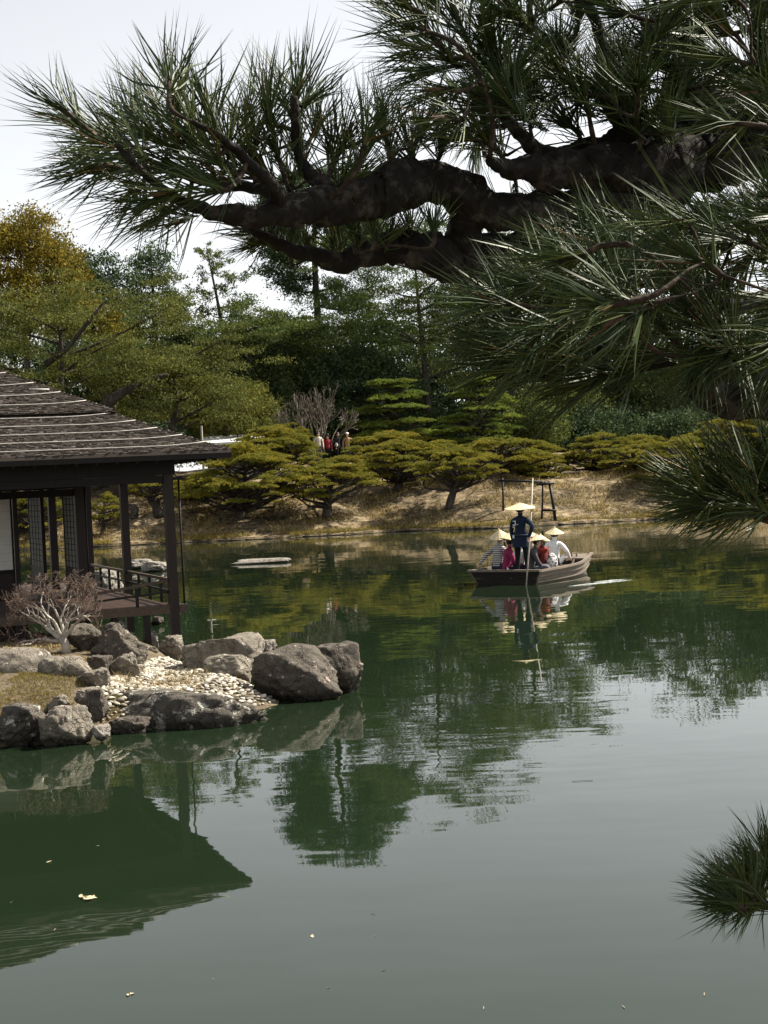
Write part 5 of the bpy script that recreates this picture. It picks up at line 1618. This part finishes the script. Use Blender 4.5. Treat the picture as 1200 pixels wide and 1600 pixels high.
THIN = [tuft_mesh(520 + k, 20, 0.104, 0.035) for k in range(8)]
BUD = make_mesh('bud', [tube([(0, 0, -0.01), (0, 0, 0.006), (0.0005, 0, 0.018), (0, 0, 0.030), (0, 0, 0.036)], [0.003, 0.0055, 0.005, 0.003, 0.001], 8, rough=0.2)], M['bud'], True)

NODES = [np.concatenate([l[:, :3] for l in LIMBS])]
NR = [np.concatenate([l[:, 3] for l in LIMBS])]
gT = rng(1234)
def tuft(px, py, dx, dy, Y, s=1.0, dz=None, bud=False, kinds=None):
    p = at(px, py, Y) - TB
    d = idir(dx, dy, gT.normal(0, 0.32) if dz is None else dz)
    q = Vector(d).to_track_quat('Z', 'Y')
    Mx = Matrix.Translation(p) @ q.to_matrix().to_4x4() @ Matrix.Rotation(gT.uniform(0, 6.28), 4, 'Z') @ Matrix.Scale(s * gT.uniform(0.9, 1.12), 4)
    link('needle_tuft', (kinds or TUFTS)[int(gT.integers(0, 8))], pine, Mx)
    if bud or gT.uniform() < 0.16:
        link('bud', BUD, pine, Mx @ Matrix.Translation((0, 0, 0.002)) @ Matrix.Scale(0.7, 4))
    # shoot and twig back to the nearest wood that lies behind it
    N = NODES[0]
    dn = np.linalg.norm(N - p, axis=1).min()
    b = p - d * min(0.075 * s, max(0.006, 0.5 * dn))
    v = b - N
    dist = np.linalg.norm(v, axis=1)
    cost = dist * (1.25 - 0.45 * (v @ d) / (dist + 1e-6)) + 0.15 * np.maximum(0, dist - 0.12)
    i = int(np.argmin(cost))
    a = N[i]
    if dist[i] > 0.02:
        h = dist[i]
        rr = min(NR[0][i] * 0.6, 0.0035 + 0.010 * h)
        sp = smooth_path([(*a, rr), (*(a + v[i] * 0.45 + gT.normal(0, 0.07, 3) * h - d * 0.05 * h), rr * 0.85), (*b, 0.0034), (*(p + d * 0.004), 0.0030)], 10)
    else:
        sp = smooth_path([(*a, 0.0035), (*b, 0.0034), (*p, 0.003)], 6)
    mk('twig', [tube(sp[:, :3], sp[:, 3], 6, rough=0.25, seed=int(gT.integers(0, 999)))], M['twig'], pine, True)
    NODES[0] = np.vstack([N, sp[3:-1, :3]])
    NR[0] = np.concatenate([NR[0], sp[3:-1, 3]])

# left spray
LEFT = [(262, 300, -1, .15), (215, 262, -1, .0), (205, 300, -1, .35), (180, 225, -1, -.25), (150, 222, -1, -.1), (118, 190, -1, -.5), (100, 172, -.9, -.75), (148, 262, -1, .1), (170, 205, -.8, -.8), (200, 235, -.9, -.4),
        (205, 180, -.55, -1), (240, 165, -.4, -1), (265, 125, -.05, -1), (278, 150, .1, -1), (300, 190, -.3, -1), (330, 175, -.1, -1), (345, 215, -.5, -.9), (385, 180, -.1, -1), (300, 235, -.8, -.7), (250, 215, -.8, -.6),
        (420, 170, .0, -1), (462, 140, .0, -1), (445, 160, -.35, -1), (480, 155, .35, -1), (500, 190, .5, -.9), (540, 215, .5, -.9), (430, 230, -.3, -1), (385, 250, -.4, -1), (350, 260, -.7, -.7), (310, 270, -.9, -.3),
        (470, 250, .1, -1), (520, 255, .4, -1), (560, 262, .2, -1), (610, 250, .1, -1), (640, 232, -.2, -1), (575, 205, .3, -1), (270, 262, -1, -.2), (230, 318, -1, .35), (255, 334, -1, .30), (280, 345, -.95, .45),
        (330, 300, -.9, .1), (360, 225, -.1, -1), (400, 215, .2, -1), (515, 225, -.2, -1), (600, 205, -.3, -1), (655, 205, .3, -1), (690, 225, .2, -1), (330, 232, -.5, -.9), (285, 205, -.7, -.8), (222, 205, -.9, -.7), (135, 245, -1, .05), (410, 265, -.6, -.6), (450, 275, -.3, -.9), (540, 275, .4, -.8)]
for px, py, dx, dy in LEFT:
    tuft(px, py, dx, dy, 2.16 + gT.normal(0, 0.09) + max(0, px - 400) * 0.0006, kinds=THIN)
# short shoots between the two lower limbs
for px, py, dx, dy in [(385, 356, -.8, -.4), (420, 372, -.6, -.8), (450, 378, -.2, -1), (480, 380, .1, -1), (520, 375, -.3, -1), (560, 372, .2, -1), (610, 365, .3, -1), (640, 360, -.3, -1), (400, 380, -.9, .2), (585, 362, 0, -1), (680, 350, .2, -1)]:
    tuft(px, py, dx, dy, 2.28 + gT.normal(0, 0.06), 0.7)
# upper middle and right mass
UP = [(640, 40, -1, -.45), (650, 75, -1, -.2), (660, 110, -1, .05), (680, 60, -.7, -.8), (690, 140, -1, .1), (700, 95, -.9, -.3), (720, 40, -.5, -1), (735, 95, -.6, -.8), (700, 185, -1, .15), (745, 165, -.9, -.2),
      (760, 60, -.2, -1), (770, 130, -.5, -.8), (720, 215, -.8, -.2), (760, 215, -.6, -.6), (800, 165, -.6, -.7), (640, 10, -.9, -.5), (680, 5, -.5, -.9)]
for px, py, dx, dy in UP:
    tuft(px, py, dx, dy, 2.25 + gT.normal(0, 0.10), 1.1, kinds=THIN)
for k in range(92):
    px, py = gT.uniform(740, 1230), gT.uniform(-60, 235)
    if py > 195 and px > 880:
        py -= 70
    tuft(px, py, gT.normal(-0.35, 0.6), gT.normal(-0.55, 0.45), 2.38 + gT.normal(0, 0.14), 1.05)
# small twigs in the gap under the main limb
for k in range(18):
    px, py = gT.uniform(770, 1150), gT.uniform(300, 372)
    tuft(px, py, gT.normal(-0.2, 0.8), gT.normal(-0.4, 0.5), 2.62 + gT.normal(0, 0.1), 0.9)
# heavy mass of needles in front on the right
for k in range(62):
    px = gT.uniform(830, 1270)
    lo = 330 + max(0, 960 - px) * 0.30
    py = gT.uniform(lo, 575)
    if px < 900 and py < 400:
        continue
    tuft(px, py, -0.9 + gT.normal(0, 0.35), gT.normal(-0.35, 0.55), 1.88 + gT.normal(0, 0.15), 1.0, kinds=THIN if k % 2 else None)
for px, py, dx, dy in [(780, 555, -1, -.05), (800, 575, -1, .1), (760, 470, -1, -.2), (790, 500, -1, -.15), (820, 440, -.9, -.4), (840, 580, -.9, -.2), (880, 592, -1, .05), (940, 585, -.9, .1), (860, 560, -1, 0), (810, 530, -1, .05), (950, 450, .05, -1), (960, 470, -.25, -1)]:
    tuft(px, py, dx, dy, 1.84 + gT.normal(0, 0.06), 1.05)
for px, py, dx, dy in [(1110, 575, -.7, .35), (1180, 580, -.8, .3), (1150, 570, .5, .6), (1210, 590, -.6, .5)]:
    tuft(px, py, dx, dy, 1.9, 0.9)
# lit spray above the far shore, right
for px, py, dx, dy in [(1108, 800, -1, -.15), (1105, 790, -.8, -.7), (1120, 795, -.4, -1), (1112, 808, -1, .1), (1140, 790, -.6, -.9), (1160, 785, -.2, -1), (1175, 800, -.7, -.7), (1195, 790, -.5, -.9), (1215, 770, -.7, -.8), (1150, 812, -1, -.3), (1190, 815, -.9, -.2), (1230, 800, -.8, -.6), (1240, 740, -.6, -.9), (1180, 750, -.6, -.9), (1210, 735, -.5, -1), (1120, 812, -.6, .8), (1175, 822, -.7, .6), (1130, 775, -.9, -.5)]:
    tuft(px - 14, py - 22, dx, min(dy, 0.25) - 0.12, 2.2 + gT.normal(0, 0.07), 1.05, kinds=THIN if gT.uniform() < 0.4 else None)
# low shoot, bottom right
for px, py, dx, dy in [(1150, 1424, -1, -.15), (1152, 1420, -.9, -.5), (1160, 1415, -.6, -.8), (1165, 1418, -.3, -1), (1180, 1405, -.6, -.9), (1190, 1380, -.6, -.9), (1200, 1400, -.2, -1), (1215, 1370, -.5, -1), (1158, 1428, -.9, .35), (1185, 1426, -.9, -.2), (1225, 1400, -.4, -1), (1190, 1430, -.7, .5), (1210, 1345, -.4, -1), (1175, 1395, -.75, -.7)]:
    tuft(px - 14, py - 16, dx, dy - 0.08, 2.66 + gT.normal(0, 0.07), 1.02)

# needles carried by the limbs on towards the trunk
for lim_, n_ in ((LIMBS[0], 15), (LIMBS[8], 14), (LIMBS[11], 7), (LIMBS[12], 7)):
    q_ = lim_[:, :3] + TB - CAMPOS
    px_ = 600 + FPX * (q_ @ _R) / (q_ @ _F)
    py_ = 800 - FPX * (q_ @ _U) / (q_ @ _F)
    ok_ = np.where((px_ > 1270) & (px_ < 1850))[0]
    for k in range(n_):
        i_ = int(gT.choice(ok_))
        tuft(px_[i_] - gT.uniform(-30, 60), py_[i_] - gT.uniform(50, 150), gT.normal(-0.5, 0.5), gT.normal(-0.7, 0.4), q_[i_, 1] + gT.normal(0, 0.12), 1.0)

# ------------------------------------------------------------------ things afloat
LEAF = plain('dead_leaf', (0.42, 0.36, 0.22), 0.7, 0.3, 0.4, 30)
def water_at(px, py):
    d = at(px, py, 10.0) - CAMPOS
    return CAMPOS + d * (-CAM_H / d[2])
g = rng(99)
def leafpile(px, py, n, size, label, name='floating_leaves'):
    w = water_at(px, py)
    parts = []
    for k in range(n):
        c = np.array([g.normal(0, size), g.normal(0, size), 0.003 + 0.002 * k])
        a = g.uniform(0, 6.28)
        L = size * g.uniform(0.7, 1.3)
        d, s = np.array([math.cos(a), math.sin(a), 0.08]), np.array([-math.sin(a), math.cos(a), 0.05])
        parts.append((np.array([c - d * L, c - d * L * .3 + s * L * .4, c + d * L * .5 + s * L * .3, c + d * L, c + d * L * .4 - s * L * .35 + [0, 0, .006], c - d * L * .4 - s * L * .35]), np.array([(0, 1, 5), (1, 2, 5), (2, 4, 5), (2, 3, 4)]), 0))
    o = mk(name, parts, LEAF)
    o.location = w
    tag(o, label, 'leaves')
leafpile(138, 1404, 7, 0.035, 'small raft of dead leaves floating in the pavilion reflection')
leafpile(78, 1346, 2, 0.03, 'two brown leaves floating left of the leaf raft')
leafpile(207, 1556, 2, 0.018, 'tiny leaf floating at the bottom left of the pond')
leafpile(486, 1466, 1, 0.02, 'single tiny leaf floating in the open sky reflection')
w = water_at(910, 1221)
o = mk('floating_twig', [tube([(-0.09, 0, 0.004), (0, 0.01, 0.006), (0.09, 0.0, 0.004)], 0.0016, 5)], M['twig'])
o.location = w
tag(o, 'thin twig floating in the sky reflection right of centre', 'twig')
g = rng(123)
sp_ = []
for k in range(16):
    w_ = water_at(g.uniform(0, 1200), 1180 + 420 * g.uniform() ** 0.8)
    a_ = g.uniform(0, 6.28)
    l_, q_ = g.uniform(0.008, 0.035), g.uniform(0.0015, 0.004)
    d_, e_ = np.array([math.cos(a_), math.sin(a_), 0]), np.array([-math.sin(a_), math.cos(a_), 0])
    c_ = w_ + [0, 0, 0.003]
    sp_.append((np.array([c_ - d_ * l_, c_ - e_ * q_, c_ + d_ * l_, c_ + e_ * q_ + [0, 0, 0.002]]), np.array([(0, 1, 2, 3)]), 0))
o = mk('floating_debris', sp_, plain('wet_debris', (0.20, 0.17, 0.11), 0.6, 0.3, 0.4, 30))
tag(o, 'tiny bits of leaf and needle scattered over the calm water', 'debris', kind='stuff')
